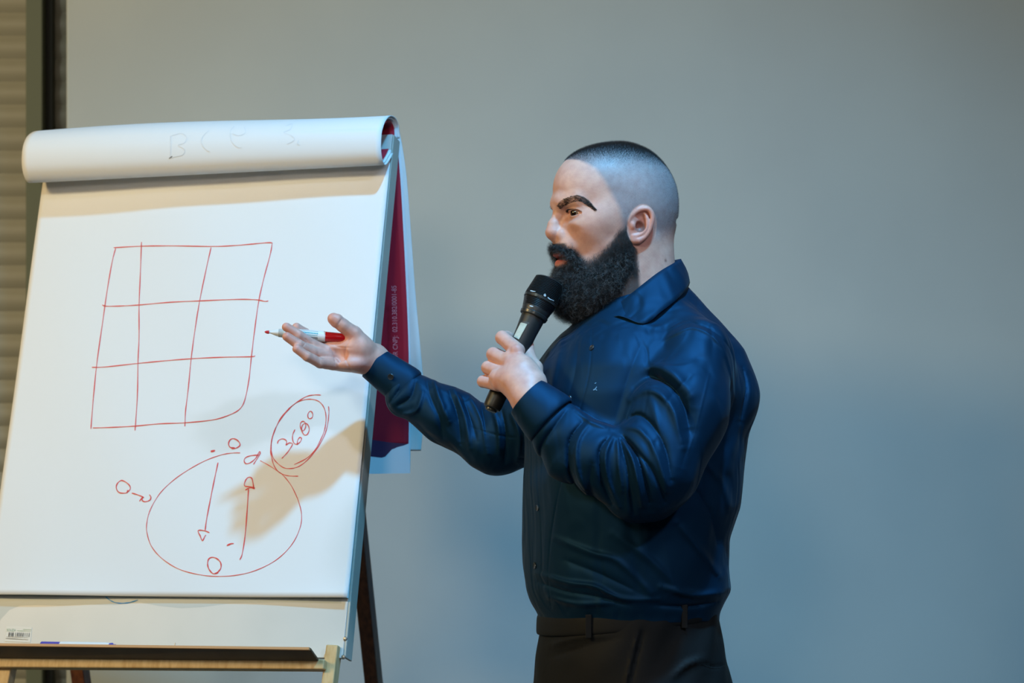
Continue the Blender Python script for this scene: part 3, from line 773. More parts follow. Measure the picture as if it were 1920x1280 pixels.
# --- hair strands
def strands(name, roots, dirs, length, rad, m, parent, npt=4, curl=0.0, droop=None, rep=None, tip=.25):
    n = len(roots); t = np.linspace(0, 1, npt)
    ln = (length if np.ndim(length) else np.full(n, length))*(.7 + .6*rng.random(n))
    d = dirs/np.linalg.norm(dirs, axis=1)[:, None]
    a1 = np.cross(d, [0.3, .5, .8]); a1 /= np.linalg.norm(a1, axis=1)[:, None] + 1e-9; a2 = np.cross(d, a1)
    ph = rng.random(n)*6.283; fr = 5 + 5*rng.random(n)
    pts = np.zeros((n, npt, 3))
    for i, tt in enumerate(t):
        p = roots + d*(ln*tt)[:, None]
        if droop is not None: p = p + droop[None]*(ln*tt*tt)[:, None]
        if curl: 
            cr = curl*ln*tt**.7
            p = p + a1*(cr*(np.cos(ph + fr*tt) - np.cos(ph)))[:, None] + a2*(cr*(np.sin(ph + fr*tt) - np.sin(ph)))[:, None]
        pts[:, i] = p
    if rep is not None: pts = rep(pts)
    W = to_world(pts.reshape(-1, 3)) - np.array(PL)
    cu = bpy.data.hair_curves.new(name); cu.add_curves([npt]*n)
    cu.position_data.foreach_set('vector', W.astype(np.float32).ravel())
    ra = cu.attributes.get('radius') or cu.attributes.new('radius', 'FLOAT', 'POINT')
    rr = np.tile(rad*(1 - (1 - tip)*t), n).astype(np.float32); ra.data.foreach_set('value', rr)
    if m: cu.materials.append(m)
    o = bpy.data.objects.new(name, cu); link(o, parent); return o
def vsample(mask, n):
    p = mask/mask.sum(); idx = rng.choice(len(mask), n, p=p); return idx
jit = lambda n, s: rng.normal(0, s, (n, 3))
# buzz cut
wgt = np.clip(hairw, 0, 1)*(.25 + 1.6*top**1.5)*(u_ > -90)*(~ear_m); idx = vsample(wgt + .25*hairw*(1-top)*(u_ > -90), 80000)
len_h = 1.0 + 4.0*top[idx]
strands('buzz_hair', hv[idx] + jit(len(idx), .5), headn[idx] + np.array([0, 0, 0]) + jit(len(idx), .25) + (-BF*0)*1, len_h, .00006, M_stub, person, 3)

# --- beard: dark volume and curls
bf = Field()
def bE(c, r, k=10, mode='add'): bf.ell(H(*c), r, k, mode, HB)
bE((76, 0, -136), (46, 46, 48), 10)
bE((82, 0, -154), (34, 36, 34), 14)
for s in (-1, 1):
    bf.chain([H(*q_) for q_ in [(14, 61*s, -52), (12, 60*s, -70), (18, 56*s, -98), (42, 46*s, -126), (68, 22*s, -146)]], [7, 11, 17, 27, 38], 12, 8)
    bf.chain([H(*q_) for q_ in [(124, 0, -69), (116, 14*s, -70), (107, 25*s, -78), (99, 30*s, -92), (90, 30*s, -114)]], [6.5, 8, 8, 8, 13], 6, 4)
bf.ell(H(120, 0, -92), (26, 22, 13), 5, 'sub', HB)
bE((100, 0, -116), (16, 14, 9), 6)
bf.post.append(lambda p, d: d - 1.3*np.sin(p[:, 0]*.31 + 2*np.sin(p[:, 2]*.17))*np.sin(p[:, 2]*.33 + 1.5*np.sin(p[:, 1]*.2)) - .9*np.sin(p[:, 0]*.7 + p[:, 2]*.5))
bv, bfc, bn = surfnet(bf, 2.0)
M_beard = mat('beard_mass', (.011, .010, .010), .8, .2, bump=[(500, 1, .002)])
beard = put('beard', bv, bfc, M_beard)
dh = hf(bv.astype(np.float32)); ok = (dh > -1.5).astype(float)
bq = to_head(bv); fwd = np.clip((bq[:, 2]*-1 - 60)/120, 0, 1)
frontal = (bq[:, 1] > -45)*1.0
idx = vsample(ok*(.3 + frontal), 26000)
dn = bn[idx] + BU*-.55 + BF*.12 + jit(len(idx), .35)
lenb = 9 + 12*fwd[idx]
strands('beard_hair', bv[idx], dn, lenb, .00009, M_hair, beard, 7, curl=.22)
idx = vsample(ok*(.3 + frontal), 2200)
strands('grey_beard_hair', bv[idx] + bn[idx]*2, bn[idx]*.7 + BU*-.5 + jit(len(idx), .5), (10 + 12*fwd[idx]), .00012, M_greyh, beard, 7, curl=.26)
idx = vsample(np.clip(bm, 0, 1)*(u_ > -120)*(~ear_m), 14000)
strands('cheek_beard_hair', hv[idx], headn[idx]*.5 + BU*-1.0 + jit(len(idx), .3), 4 + 8*bm[idx], .00008, M_hair, beard, 5, curl=.12)
# eyebrows and lashes: traced on the near side of the face, mirrored to the far side
from mathutils.bvhtree import BVHTree
HW = to_world(hv); hbv = BVHTree.FromPolygons([tuple(x) for x in HW], [tuple(int(k) for k in x) for x in hfc])
def face_hit(ix, iy):
    d = Vector(((ix - 960)/F, 1, (HY - iy)/F)).normalized(); h = hbv.ray_cast(Vector((0, 0, ZC)), d)
    p = (np.array(h[0]) - np.array([0, DP, ZC]))*SC; return p, np.array(h[1])
cen = catmull([(1046, 389), (1054, 381), (1064, 376), (1076, 372), (1088, 372), (1099, 378), (1108, 386), (1115, 393)], 6)
n = 1500; tt = rng.random(n)*(len(cen) - 1.01); i0 = tt.astype(int); frac = tt/(len(cen) - 1)
bx = cen[i0] + (cen[i0+1] - cen[i0])*(tt - i0)[:, None]; tg = cen[i0+1] - cen[i0]; tg /= np.linalg.norm(tg, axis=1)[:, None]; nr = np.stack([-tg[:, 1], tg[:, 0]], 1)
off = rng.uniform(-1, 1, n)*np.interp(frac, [0, .12, .5, .8, 1], [4.2, 6.4, 6.4, 4.6, 2.0]); bx = bx + nr*off[:, None]
nx = bx + tg*6 - nr*(off*.35 + np.interp(frac, [0, .3, 1], [-4.5, -1.5, 1.0]))[:, None]*1.0
hits = [(face_hit(*a), face_hit(*b)) for a, b in zip(bx, nx)]
r0 = np.array([a[0][0] for a in hits]); r1 = np.array([a[1][0] for a in hits]); nrm_ = np.array([a[0][1] for a in hits])
dd_ = r1 - r0; dd_ *= np.clip(7/np.linalg.norm(dd_, axis=1), 0, 1)[:, None]; dd_ = dd_/6 + nrm_*.22 + jit(n, .20)
def mirr_h(p, vec=False):
    q_ = (p if vec else p - Hc) @ HB; q_ = q_.copy(); q_[:, 1] *= -1; q_ = q_ @ HB.T; return q_ if vec else q_ + Hc
strands('eyebrow', r0, dd_, 5.2, .00012, M_hair, person, 4)
strands('eyebrow', mirr_h(r0), mirr_h(dd_, True), 6.5, .00013, M_hair, person, 4)
for s in (-1, 1):
    n = 420; a_ = R(-38) + R(110)*rng.random(n); rr_ = np.interp(np.degrees(a_), [-42, -25, -5, 15, 35, 55, 74], [1.6, 3.8, 5.6, 6.4, 6.6, 6.2, 3.6])
    b_ = np.stack([92 + 18.6*np.cos(a_), s*(33 + 20.6*np.sin(a_)), -7 - .8*a_ + rr_*.96], 1)
    dl = np.stack([np.cos(a_), s*np.sin(a_), .10 + 0*a_], 1)
    strands('eyelashes', Hc + b_ @ HB.T, dl @ HB.T + jit(n, .12), 4.2, .00013, M_hair, person, 4)
print('hair', time.time() - T0)

# --- torso profile
TB = R(25); cb, sb = math.cos(TB), math.sin(TB)
TF = np.array([-cb, -sb, 0]); TLt = np.array([sb, -cb, 0])
prof_t = np.array([  # py, left, right, lateral half width
 (520, 1150, 1262, 60), (560, 1122, 1295, 74), (585, 1102, 1318, 96), (600, 1084, 1332, 114), (640, 1044, 1360, 164), (690, 1008, 1388, 194), (740, 994, 1404, 205), (790, 990, 1398, 206), (870, 991, 1386, 205), (950, 987, 1378, 200),
 (1010, 986, 1358, 196), (1060, 988, 1356, 194), (1105, 994, 1361, 190), (1130, 1002, 1347, 182), (1150, 1013, 1338, 174), (1175, 1020, 1340, 172)], float)
prof_p = np.array([(1110, 1018, 1336, 168), (1150, 1014, 1338, 172), (1180, 1019, 1343, 174), (1230, 1010, 1354, 182), (1280, 1006, 1367, 188), (1340, 1002, 1372, 192), (1400, 1012, 1362, 186), (1460, 1040, 1330, 160), (1500, 1070, 1300, 120)], float)
def prof_eval(tab, py):
    l = np.interp(py, tab[:, 0], tab[:, 1]); r = np.interp(py, tab[:, 0], tab[:, 2]); a = np.interp(py, tab[:, 0], tab[:, 3])
    return l, r, a
def torso_prim(tab, zlo_py, zhi_py, shrink=0.0, sq=2.35, smooth=9):
    pys = np.arange(tab[0, 0], tab[-1, 0] + 1, 2.); l, r, a = prof_eval(tab, pys)
    kn = np.ones(smooth)/smooth; padn = smooth//2
    sm_ = lambda x: np.convolve(np.pad(x, padn, mode='edge'), kn, 'valid')
    l, r, a = sm_(l), sm_(r), sm_(a)
    cx = (l + r)/2 - 960; hw = (r - l)/2; b = np.sqrt(np.maximum(hw**2 - (a*sb)**2, (a*.45)**2))/cb
    def f(p):
        py = HY - p[:, 2]; x = p[:, 0] - np.interp(py, pys, cx); y = p[:, 1]
        A = np.interp(py, pys, a) - shrink; Bv = np.interp(py, pys, b) - shrink
        ff = x*TF[0] + y*TF[1]; ll = x*TLt[0] + y*TLt[1]
        k0 = (np.abs(ff/Bv)**sq + np.abs(ll/A)**sq)**(1/sq) + 1e-6
        rr = np.sqrt(ff*ff + ll*ll) + 1e-6
        d = rr*(1 - 1/k0)*.92
        dz = np.maximum(zlo_py - py, py - zhi_py)
        return np.maximum(d, dz)
    return f
def shirt_torso():
    t = Field()
    t._put('add', torso_prim(prof_t, 530, 1158), 0, [-90, -230, HY - 1160], [480, 230, HY - 528])
    # trapezius slopes and shoulders
    t.cap(Q(1228, 582, -20), Q(1312, 655, -130), 44, 54, 30)
    t.cap(Q(1215, 560, 30), Q(1150, 650, 140), 46, 56, 30)
    t.cap(Q(1262, 566, 10), Q(1340, 690, -20), 30, 58, 40)      # back of the shoulders
    t.ell(Q(1362, 745, -50), (56, 70, 62), 30)
    # the throat: neck hole
    t.cap(Q(1190, 480, 0), Q(1172, 590, -8), 74, 66, 10, 'sub')
    t.post.append(wrinkle(.8, 1.0, .4))
    t.post.append(fold_fn([
        ([(1040,1008),(1109,1036),(1159,1052),(1221,1112)], 7, 3.5), ([(1006,1074),(1065,1092),(1115,1099),(1165,1122),(1237,1124)], 6, 4.5),
        ([(1010,1090),(1060,1108),(1120,1118),(1180,1135)], 5, -3.5), ([(1060,1050),(1130,1078),(1200,1112)], 7, -3),
        ([(1030,1120),(1080,1132),(1150,1130)], 6, 3), ([(1150,1000),(1220,1050),(1280,1110)], 9, 3), ([(1290,900),(1330,960),(1345,1020)], 8, -4),
        ([(1270,980),(1320,1040),(1350,1080)], 8, 3.5), ([(1300,840),(1350,900),(1370,960)], 8, 3), ([(1240,1100),(1300,1116),(1350,1112)], 8, 5),
        ([(1230,1134),(1290,1136),(1345,1128)], 5, -5),
        ([(1055,620),(1043,680),(1030,740)], 8, 2.5), ([(1085,640),(1078,700),(1062,760)], 7, -2), ([(1205,640),(1180,700),(1150,800)], 12, -3),
        ([(1110,615),(1105,700),(1078,800),(1052,900),(1034,1000),(1028,1080),(1034,1140)], 1.6, -1.6),
        ([(1250,618),(1290,600),(1330,628)], 1.8, -1.8), ([(1392,690),(1398,730),(1388,790)], 6, -5), ([(1190,600),(1230,612),(1262,600)], 6, 2)], 30))
    return t
def sleeve_near():
    t = Field()
    t.cap(Q(1308, 668, -150), Q(1276, 770, -205), 64, 82, 26)
    t.cap(Q(1276, 770, -205), Q(1222, 878, -245), 82, 86, 26)
    t.ell(Q(1338, 720, -120), (44, 56, 66), 24)
    t.cap(Q(1196, 896, -245), Q(1128, 862, -235), 72, 62, 14)
    t.cap(Q(1128, 862, -235), Q(1050, 806, -205), 60, 52, 22)
    t.cap(Q(1214, 925, -245), Q(1190, 930, -245), 46, 44, 22)
    t.cap(Q(1040, 838, -205), Q(1060, 860, -212), 34, 40, 22)     # sagging cloth under the wrist
    t.post.append(wrinkle(.9, 1.3, 1.9))
    t.post.append(fold_fn([
        ([(1188,722),(1212,706),(1238,712),(1266,732),(1284,766),(1292,806)], 11, -15), ([(1180,748),(1212,730),(1240,740),(1262,768),(1274,806),(1282,838)], 9, 5.5),
        ([(1196,700),(1226,684),(1262,700),(1296,740)], 10, 4), ([(1176,786),(1200,778),(1230,806),(1250,850),(1258,900)], 7, -7),
        ([(1172,800),(1200,806),(1226,840),(1244,890),(1252,920)], 7, 4), ([(1168,818),(1190,846),(1206,890),(1218,940)], 5, -8), ([(1166,820),(1186,860),(1196,905),(1204,948)], 5, 5),
        ([(1168,822),(1212,866),(1232,900),(1246,940)], 5, -6), ([(1162,824),(1174,870),(1182,920),(1188,960)], 5, -5), ([(1158,822),(1160,870),(1166,920)], 5, 3.5),
        ([(1140,822),(1124,846),(1128,896),(1148,945)], 4.5, -5), ([(1150,818),(1136,850),(1140,900),(1160,950)], 5, 4),
        ([(1092,792),(1068,826),(1068,880),(1086,922)], 5, -6), ([(1104,792),(1082,828),(1082,880),(1100,925)], 6, 4.5), ([(1062,770),(1040,800),(1014,840),(1022,880)], 6, -5),
        ([(1072,752),(1100,776),(1130,792),(1160,800)], 5, -3), ([(1078,766),(1108,790),(1140,802)], 5, 3.5),
        ([(1216,740),(1232,790),(1240,840)], 8, 2.5), ([(1300,760),(1290,830),(1276,880)], 14, -3), ([(1330,700),(1310,780),(1290,850)], 2, .9),
        ([(1300,700),(1260,740),(1250,760)], 6, -2), ([(1186,700),(1204,664),(1232,636),(1268,614),(1300,606),(1345,626),(1374,668),(1388,745)], 3, -3.6),
        ([(1196,700),(1214,668),(1240,642),(1272,622),(1302,614),(1338,632),(1364,672),(1378,745)], 4, 2.2), ([(1110,870),(1106,910),(1120,946)], 6, -3)], -150))
    return t
def sleeve_far():
    t = Field()
    t.cap(Q(1110, 720, 150), Q(1000, 790, 190), 78, 74, 26)
    t.cap(Q(1000, 800, 190), Q(925, 828, 215), 68, 62, 26)
    t.cap(Q(935, 832, 215), Q(840, 780, 238), 58, 56, 20)
    t.cap(Q(840, 780, 238), Q(764, 738, 256), 54, 45, 20)
    t.ell(Q(752, 752, 250), (28, 34, 30), 10)
    t.cap(Q(696, 677, 262), Q(732, 706, 260), 44, 35, 4, 'sub')
    t.post.append(wrinkle(.9, 1.4, 3.1))
    t.post.append(fold_fn([
        ([(798,700),(806,740),(824,784),(830,820)], 6, -5), ([(812,700),(822,740),(842,790)], 6, 4.5), ([(840,728),(858,780),(864,831)], 6, -5), ([(852,730),(872,780),(880,840)], 6, 4.5),
        ([(866,745),(885,793),(894,826)], 5, -4), ([(880,740),(904,790),(914,850)], 5, 4), ([(901,752),(908,793),(913,840)], 4, -4), ([(918,755),(934,800),(936,850)], 5, 4),
        ([(940,765),(948,810),(946,866)], 4, -4), ([(780,715),(770,745),(742,762)], 6, -6), ([(792,735),(780,770),(752,778)], 5, 4), ([(770,700),(750,730),(728,758)], 5, -5),
        ([(880,800),(930,815),(980,822)], 2, -1.2), ([(960,775),(974,820),(970,866)], 5, 3.5), ([(780,790),(820,830),(870,866)], 9, -3)], 235))
    return t
st, sn, sf = shirt_torso(), sleeve_near(), sleeve_far()
shf = Field()
for fld, k in ((st, 0), (sf, 10), (sn, 17)):
    l0, h0 = fld.bounds(); shf._put('add', (lambda fl: (lambda p: fl(p)))(fld), k, l0, h0)
sv, sfc, snn = surfnet(shf, 2.1)
print('shirt', len(sv), time.time() - T0)
shirt = put('shirt', sv, sfc, M_shirt); shirt['label'] = 'navy satin long-sleeved shirt tucked into dark trousers'

# --- rings / tubes of cloth
def ring_loft(name, rings, m, parent, th=1.6, flip=False, closed=True):
    V = []; n = len(rings[0])
    for r in rings: V += list(r)
    o = put(name, V, grid_faces(len(rings), n, False, closed), m, parent)
    md = o.modifiers.new('thick', 'SOLIDIFY'); md.thickness = th/SC; md.offset = 0
    sd = o.modifiers.new('sub', 'SUBSURF'); sd.levels = 1; sd.render_levels = 1
    return o
def circ(c, ax, r1, r2=None, n=36, up=(0, 0, 1)):
    c = np.array(c, float); ax = np.array(ax, float); ax /= np.linalg.norm(ax); y = np.cross(ax, up); y /= np.linalg.norm(y); x = np.cross(y, ax)
    r2 = r2 or r1; t = np.linspace(0, 2*np.pi, n, endpoint=False)
    return [c + x*math.cos(a)*r1 + y*math.sin(a)*r2 for a in t]
def cuff(a, b, ra, rb, name='cuff'):
    a, b = np.array(a, float), np.array(b, float); ax = b - a; rs_ = []
    inner = [circ(a + ax*t, ax, ra*.93, ra*.86) for t in (.55, .2, .03)]
    outer = [circ(a + ax*t, ax, ra + (rb - ra)*t + .6*math.sin(t*3.1), (ra + (rb - ra)*t)*.93) for t in (-.02, .0, .03, .25, .5, .75, 1.0, 1.06)]
    outer[-1] = circ(a + ax*1.04, ax, rb*.9, rb*.84)
    return ring_loft(name, inner + outer, M_shirt, shirt, 1.4)
cuff(Q(989, 745, -196), Q(1034, 788, -206), 41, 54)
cuff(Q(699, 680, 262), Q(766, 728, 256), 34, 42)

# --- collar (near half given by image points, mirrored to the far side)
def mirror_t(p, c): 
    d = (p - c) @ TLt; return p - 2*d*TLt
mid = Q(1190, 560, 0).astype(float)
near_top = [Q(1276, 486, 5), Q(1262, 494, -34), Q(1232, 512, -66), Q(1196, 540, -84), Q(1162, 568, -84), Q(1132, 596, -62), Q(1112, 612, -38)]
near_bot = [Q(1293, 530, 5), Q(1287, 543, -46), Q(1268, 562, -94), Q(1240, 584, -126), Q(1206, 607, -146), Q(1160, 592, -122), Q(1128, 612, -80)]
near_in = [Q(1262, 520, 5), Q(1250, 528, -34), Q(1224, 545, -60), Q(1192, 568, -74), Q(1160, 592, -74), Q(1132, 614, -56), Q(1112, 628, -38)]
nt_, nb_, ni_ = [catmull(x, 5) for x in (near_top, near_bot, near_in)]
far = lambda arr: np.array([mirror_t(p, mid) for p in arr])[::-1]
def full(arr): return np.concatenate([far(arr)[:-1], arr])
Tt, Tb, Ti = full(nt_), full(nb_), full(ni_)
rows = []
rows.append(Ti); rows.append(Ti*.4 + Tt*.6 + 0); rows.append(Tt + (Ti - Tt)*.06)
up = np.array([0, 0, 1.5]); out = (Tb - Tt); 
rows.append(Tt + up*1.0 + out*.03)
for t in (.12, .35, .6, .85, 1.0):
    bul = 3.5*math.sin(math.pi*t); nrm = Tt - mid; nrm[:, 2] = 0; nrm /= np.linalg.norm(nrm, axis=1)[:, None]
    rows.append(Tt + out*t + nrm*bul)
ncol = len(Tt); V = np.concatenate(rows)
collar = put('collar', V, grid_faces(len(rows), ncol), M_shirt, shirt)
md = collar.modifiers.new('thick', 'SOLIDIFY'); md.thickness = 1.8/SC; md.offset = 0

bpy.context.view_layer.update(); dg = bpy.context.evaluated_depsgraph_get()
shs = surf_of(shirt, 0.0)
def ray_norm(o):
    e = o.evaluated_get(dg); me = e.to_mesh(); mwm = o.matrix_world
    bt = BVHTree.FromPolygons([mwm @ v.co for v in me.vertices], [tuple(p.vertices) for p in me.polygons])
    def f(px, py):
        d = Vector(((px - 960)/F, 1, (HY - py)/F)).normalized(); return bt.ray_cast(Vector((0, 0, ZC)), d)
    return f
srn = ray_norm(shirt)
def button(px, py, r=6.0, parent=shirt, hit=None):
    h = srn(px, py)
    if h[0] is None: return
    p, n = h[0], h[1]
    if n.y > 0: n = -n
    r = r/SC
    lathe('button', [(0, r*.9), (.0012, r), (.0019, r*.92), (.0016, r*.72), (.0012, r*.55)], p - PL - n*.0004, n, M_button, parent, 20)
for x, y in ((1110, 652), (1068, 747), (1008, 952), (1003, 1060)): button(x, y)
q = to_world(Q(733, 706, 216)); 
lathe('button', [(0, .0048), (.0012, .0052), (.0019, .0046), (.0013, .003)], Vector(q) - PL, Vector((-.25, -1, -.3)), M_button, shirt, 20)
ss = surf_of(shirt, .0006)
em = ribbon_mesh('chest_emblem', [([(1112,731),(1116,729),(1119,724)], 2.2), ([(1117,730),(1120,732)], 2), ([(1115,719),(1119,716.5)], 1.6)], 2, mat('emblem_thread', (.05, .22, .38), .5), person, ss); em.parent = shirt

# --- trousers
tf = Field()
tf._put('add', torso_prim(prof_p, 1140, 1500), 0, [30, -220, HY - 1500], [430, 220, HY - 1140])
kneeN, kneeF = Q(1190, 1900, -90), Q(1160, 1905, 110)
tf.cap(Q(1205, 1400, -88), kneeN, 122, 78, 50); tf.cap(kneeN, Q(1196, 2440, -100), 72, 54, 20)
tf.cap(Q(1172, 1400, 92), kneeF, 118, 78, 30); tf.cap(kneeF, Q(1150, 2420, 130), 72, 54, 20)
tf.post.append(wrinkle(1.6, 1.0, 2.2))
tf.post.append(fold_fn([([(1198,1180),(1185,1230),(1172,1290),(1165,1400)], 3, 4), ([(1206,1180),(1194,1230),(1182,1290)], 4, -3.5), ([(1030,1210),(1080,1195),(1140,1190)], 7, 3), ([(1030,1230),(1090,1215),(1160,1196)], 6, -2.5), ([(1260,1270),(1290,1245),(1320,1235)], 8, 4),
   ([(1316,1244),(1340,1250),(1362,1246)], 2.5, -3)], 30))
tv, tfc, _ = surfnet(tf, 5.0)
trs = put('trousers', tv, tfc, M_trous); trs['label'] = 'dark charcoal suit trousers'
def waist_ring(dpy, off):
    out_ = []
    for a in np.linspace(0, 2*np.pi, 60, endpoint=False):
        X = math.cos(a); py = 1150 - 14*X + dpy
        l, r, A = prof_eval(prof_p, np.array([1150.])); cx = (l[0]+r[0])/2 - 960; hw = (r[0]-l[0])/2; Bv = math.sqrt(hw**2 - (A[0]*sb)**2)/cb + off; Av = A[0] + off
        ang = a
        cf, cl = math.cos(ang), math.sin(ang); e = 2/2.35
        ff = Bv*np.sign(cf)*abs(cf)**e; ll = Av*np.sign(cl)*abs(cl)**e
        p = np.array([cx, 0, 0]) + ff*TF + ll*TLt
        p[2] = HY - (1152 + 16*(-(p[0] - cx))/160*1.0 + dpy) ; out_.append(p)
    return out_
ring_loft('waistband', [waist_ring(-14, -5), waist_ring(-16, -1), waist_ring(-10, .8), waist_ring(2, 1.2), waist_ring(14, 1.6), waist_ring(20, 1.2), waist_ring(21, -2)], M_belt, trs, 1.6)
def loop_at(ix):
    # belt loop on the near side
    ri = waist_ring(0, 6); c = min([p for p in ri if p[1] < 0], key=lambda p: abs(p[0] - (ix - 960)*((DP + p[1]/SC)/DP)))
    a, b = c + np.array([0, 0, 17]), c - np.array([0, 0, 26])
    o = beam('belt_loop', Vector(to_world(a)) - PL, Vector(to_world(b)) - PL, .009, .003, (1, 0, 0), M_belt, trs, .001)
loop_at(1110); loop_at(1290)
for s_, (x, y) in ((1, (1190, 2455)), (-1, (1140, 2440))):
    sf_ = Field(); yd = -105 if s_ > 0 else 130
    c = Q(x, y, yd).astype(float); c[2] = -(ZC*SC) + 2
    fd = np.array([-.95, -.3 if s_ > 0 else -.05, 0])
    sf_.cap(c + [0, 0, 34], c + fd*95 + [0, 0, 24], 34, 26, 4); sf_.cap(c + fd*95 + [0, 0, 22], c + fd*180 + [0, 0, 18], 28, 20, 24); sf_.cap(c - fd*30 + [0, 0, 30], c + [0, 0, 60], 30, 34, 20)
    zf = c[2]; sf_.post.append(lambda p, d, zf=zf: np.maximum(d, zf - p[:, 2]))
    v_, f2, _ = surfnet(sf_, 5.0); put('shoe', v_, f2, M_shoe)

bpy.context.view_layer.update(); dg = bpy.context.evaluated_depsgraph_get()
ts = surf_of(trs, .0008)
o = ribbon_mesh('pocket_welt', [[(1314,1243),(1330,1250),(1348,1251),(1359,1247)]], 3.0, M_belt, person, ts); o.parent = trs
# --- hands (skin): right hand open, palm to the viewer; left hand gripping
def rh():
    h = Field()
    W = Q(700, 673, 262)
    h.cap(Q(745, 712, 268), W, 27, 28, 6)
    h.cap(W, Q(668, 662, 250), 29, 27, 14)
    h.cap(Q(676, 658, 242), Q(620, 655, 238), 25, 17, 12)        # palm, index/middle side
    h.cap(Q(678, 678, 245), Q(612, 678, 228), 24, 15, 14)        # palm, little-finger side
    h.ell(Q(668, 650, 228), (27, 18, 20), 12)                    # thumb mound
    h.ell(Q(655, 682, 222), (30, 16, 13), 12)                    # heel of the palm
    h.ell(Q(632, 668, 218), (20, 9, 15), 8, 'sub') if True else None
    h.chain([Q(686, 650, 240), Q(664, 626, 228), Q(643, 610, 218), Q(631, 601, 214), Q(625, 597.5, 212)], [17, 15.5, 13, 13.2, 11.6], 10, 4)
    # index behind the pen, middle, ring, little
    h.chain([Q(624, 648, 250), Q(596, 640, 256), Q(572, 624, 250), Q(556, 613, 238)], [12, 10.5, 9.5, 8.6], 8, 3)
    h.chain([Q(616, 660, 234), Q(586, 646, 218), Q(560, 628, 202), Q(537, 613, 196)], [12.5, 10.6, 9.8, 8.8], 6, 3)
    h.chain([Q(616, 668, 226), Q(586, 660, 206), Q(560, 646, 188), Q(538, 631, 182)], [12.5, 10.8, 10, 9], 5, 3)
    h.chain([Q(624, 682, 220), Q(600, 680, 198), Q(576, 668, 180), Q(556, 654, 174)], [12.5, 10.4, 9.4, 8.2], 5, 3)
    return h
def lh():
    h = Field()
    h.cap(Q(1030, 785, -205), Q(992, 748, -196), 28, 31, 6)
    h.cap(Q(994, 746, -196), Q(968, 712, -178), 31, 30, 16)
    h.cap(Q(978, 698, -172), Q(960, 672, -152), 26, 17, 14)
    h.cap(Q(968, 718, -176), Q(934, 708, -158), 27, 17, 16)
    h.cap(Q(980, 690, -168), Q(1000, 716, -186), 22, 24, 16)
    # fingers: knuckle -> middle joint -> wrap behind the handle
    F_ = [((970, 657, -152), (942, 633, -118), (950, 632, -78), (972, 640, -62), 12.6),
          ((958, 681, -158), (925, 664, -120), (930, 664, -80), (955, 672, -60), 12.4),
          ((948, 702, -160), (915, 689, -122), (920, 690, -82), (945, 697, -62), 12.0),
          ((936, 722, -156), (906, 715, -122), (910, 716, -86), (932, 722, -68), 10.8)]
    for a, b, c, d, r in F_:
        h.chain([Q(*a), Q(*b), Q(*c), Q(*d)], [r*1.12, r, r*.9, r*.8], 5, 3)
        h.ell(Q(a[0] - 1, a[1] - 1, a[2] - 12), (9, 6, 8), 8)
    # thumb on the far side along the handle
    h.chain([Q(1000, 712, -160), Q(1002, 690, -120), Q(990, 668, -92), Q(990, 648, -84)], [20, 15, 13, 11], 12, 4)
    # tendons
    for a in F_: h.cap(Q(a[0][0] + 4, a[0][1] + 4, a[0][2] - 12), Q(985, 732, -215), 3.4, 2.2, 7)
    return h
def hand_cols(v, spots, warm=.5):
    col = np.tile(np.array([.69, .37, .29]), (len(v), 1))
    for c, r, cc, wgt in spots:
        d = np.linalg.norm(v - c, axis=1); col = mixc(col, cc, wgt*np.exp(-(d/r)**2))
    n_ = np.sin(v[:, 0]*.13 + 1)*np.sin(v[:, 2]*.17)*np.sin(v[:, 1]*.11 + 2)
    return mixc(col, (.58, .26, .19), np.clip(.25*n_ + .15, 0, .4))
RH, LH = rh(), lh()
RH.post.append(fold_fn([([(604,640),(618,650),(626,668),(630,690)], 2, -1.6), ([(660,632),(650,648),(648,672),(660,696)], 2, -1.5), ([(571,634),(577,640)], 1.8, -1.5), ([(567,650),(573,643)], 1.5, -1.2), ([(634,608),(640,598)], 1.8, -1.6), ([(596,668),(602,680)], 1.8, -1.4), ([(618,640),(634,650),(660,652)], 2, -1.0)], 250))
rv, rf, _n = surfnet(RH, 1.3); lv, lf, _n2 = surfnet(LH, 1.3)
red = (.62, .22, .16)
rc = hand_cols(rv, [(Q(625, 597, 210), 14, red, .6), (Q(536, 612, 194), 12, red, .55), (Q(538, 630, 180), 12, red, .5), (Q(556, 654, 174), 12, red, .5), (Q(680, 690, 220), 20, (.62, .22, .20), .6), (Q(655, 630, 220), 20, red, .3)])
lc = hand_cols(lv, [(Q(*a), 13, (.62, .24, .19), .55) for a in ((958, 680, -172), (948, 700, -172), (968, 655, -168), (936, 720, -170))] + [(Q(942, 632, -125), 12, red, .35), (Q(924, 664, -125), 12, red, .3)])
# --- hidden core so that the body is one figure under its clothes
cf = Field()
cf._put('add', torso_prim(prof_t, 560, 1180, 16), 0, [-90, -220, HY - 1180], [480, 220, HY - 560])
cf.cap(Q(1192, 560, 0), Q(1190, 640, 0), 50, 72, 20)
cf.cap(Q(1308, 680, -150), Q(1225, 880, -242), 44, 36, 20); cf.cap(Q(1225, 885, -240), Q(1034, 788, -206), 36, 27, 6)
cf.cap(Q(1130, 720, 150), Q(935, 830, 215), 44, 36, 20); cf.cap(Q(935, 830, 215), Q(745, 712, 262), 36, 26, 6)
cf._put('add', torso_prim(prof_p, 1150, 1500, 12), 10, [30, -200, HY - 1500], [430, 200, HY - 1150])
cf.cap(Q(1205, 1440, -88), kneeN, 88, 56, 20); cf.cap(kneeN, Q(1196, 2440, -100), 54, 38, 20); cf.cap(Q(1180, 1440, 92), kneeF, 86, 56, 4); cf.cap(kneeF, Q(1150, 2420, 130), 54, 38, 20)
cv, cfc, _ = surfnet(cf, 7.0)
cc = np.tile(BASE, (len(cv), 1))
Vs, Fs, Cs, n0 = [], [], [], 0
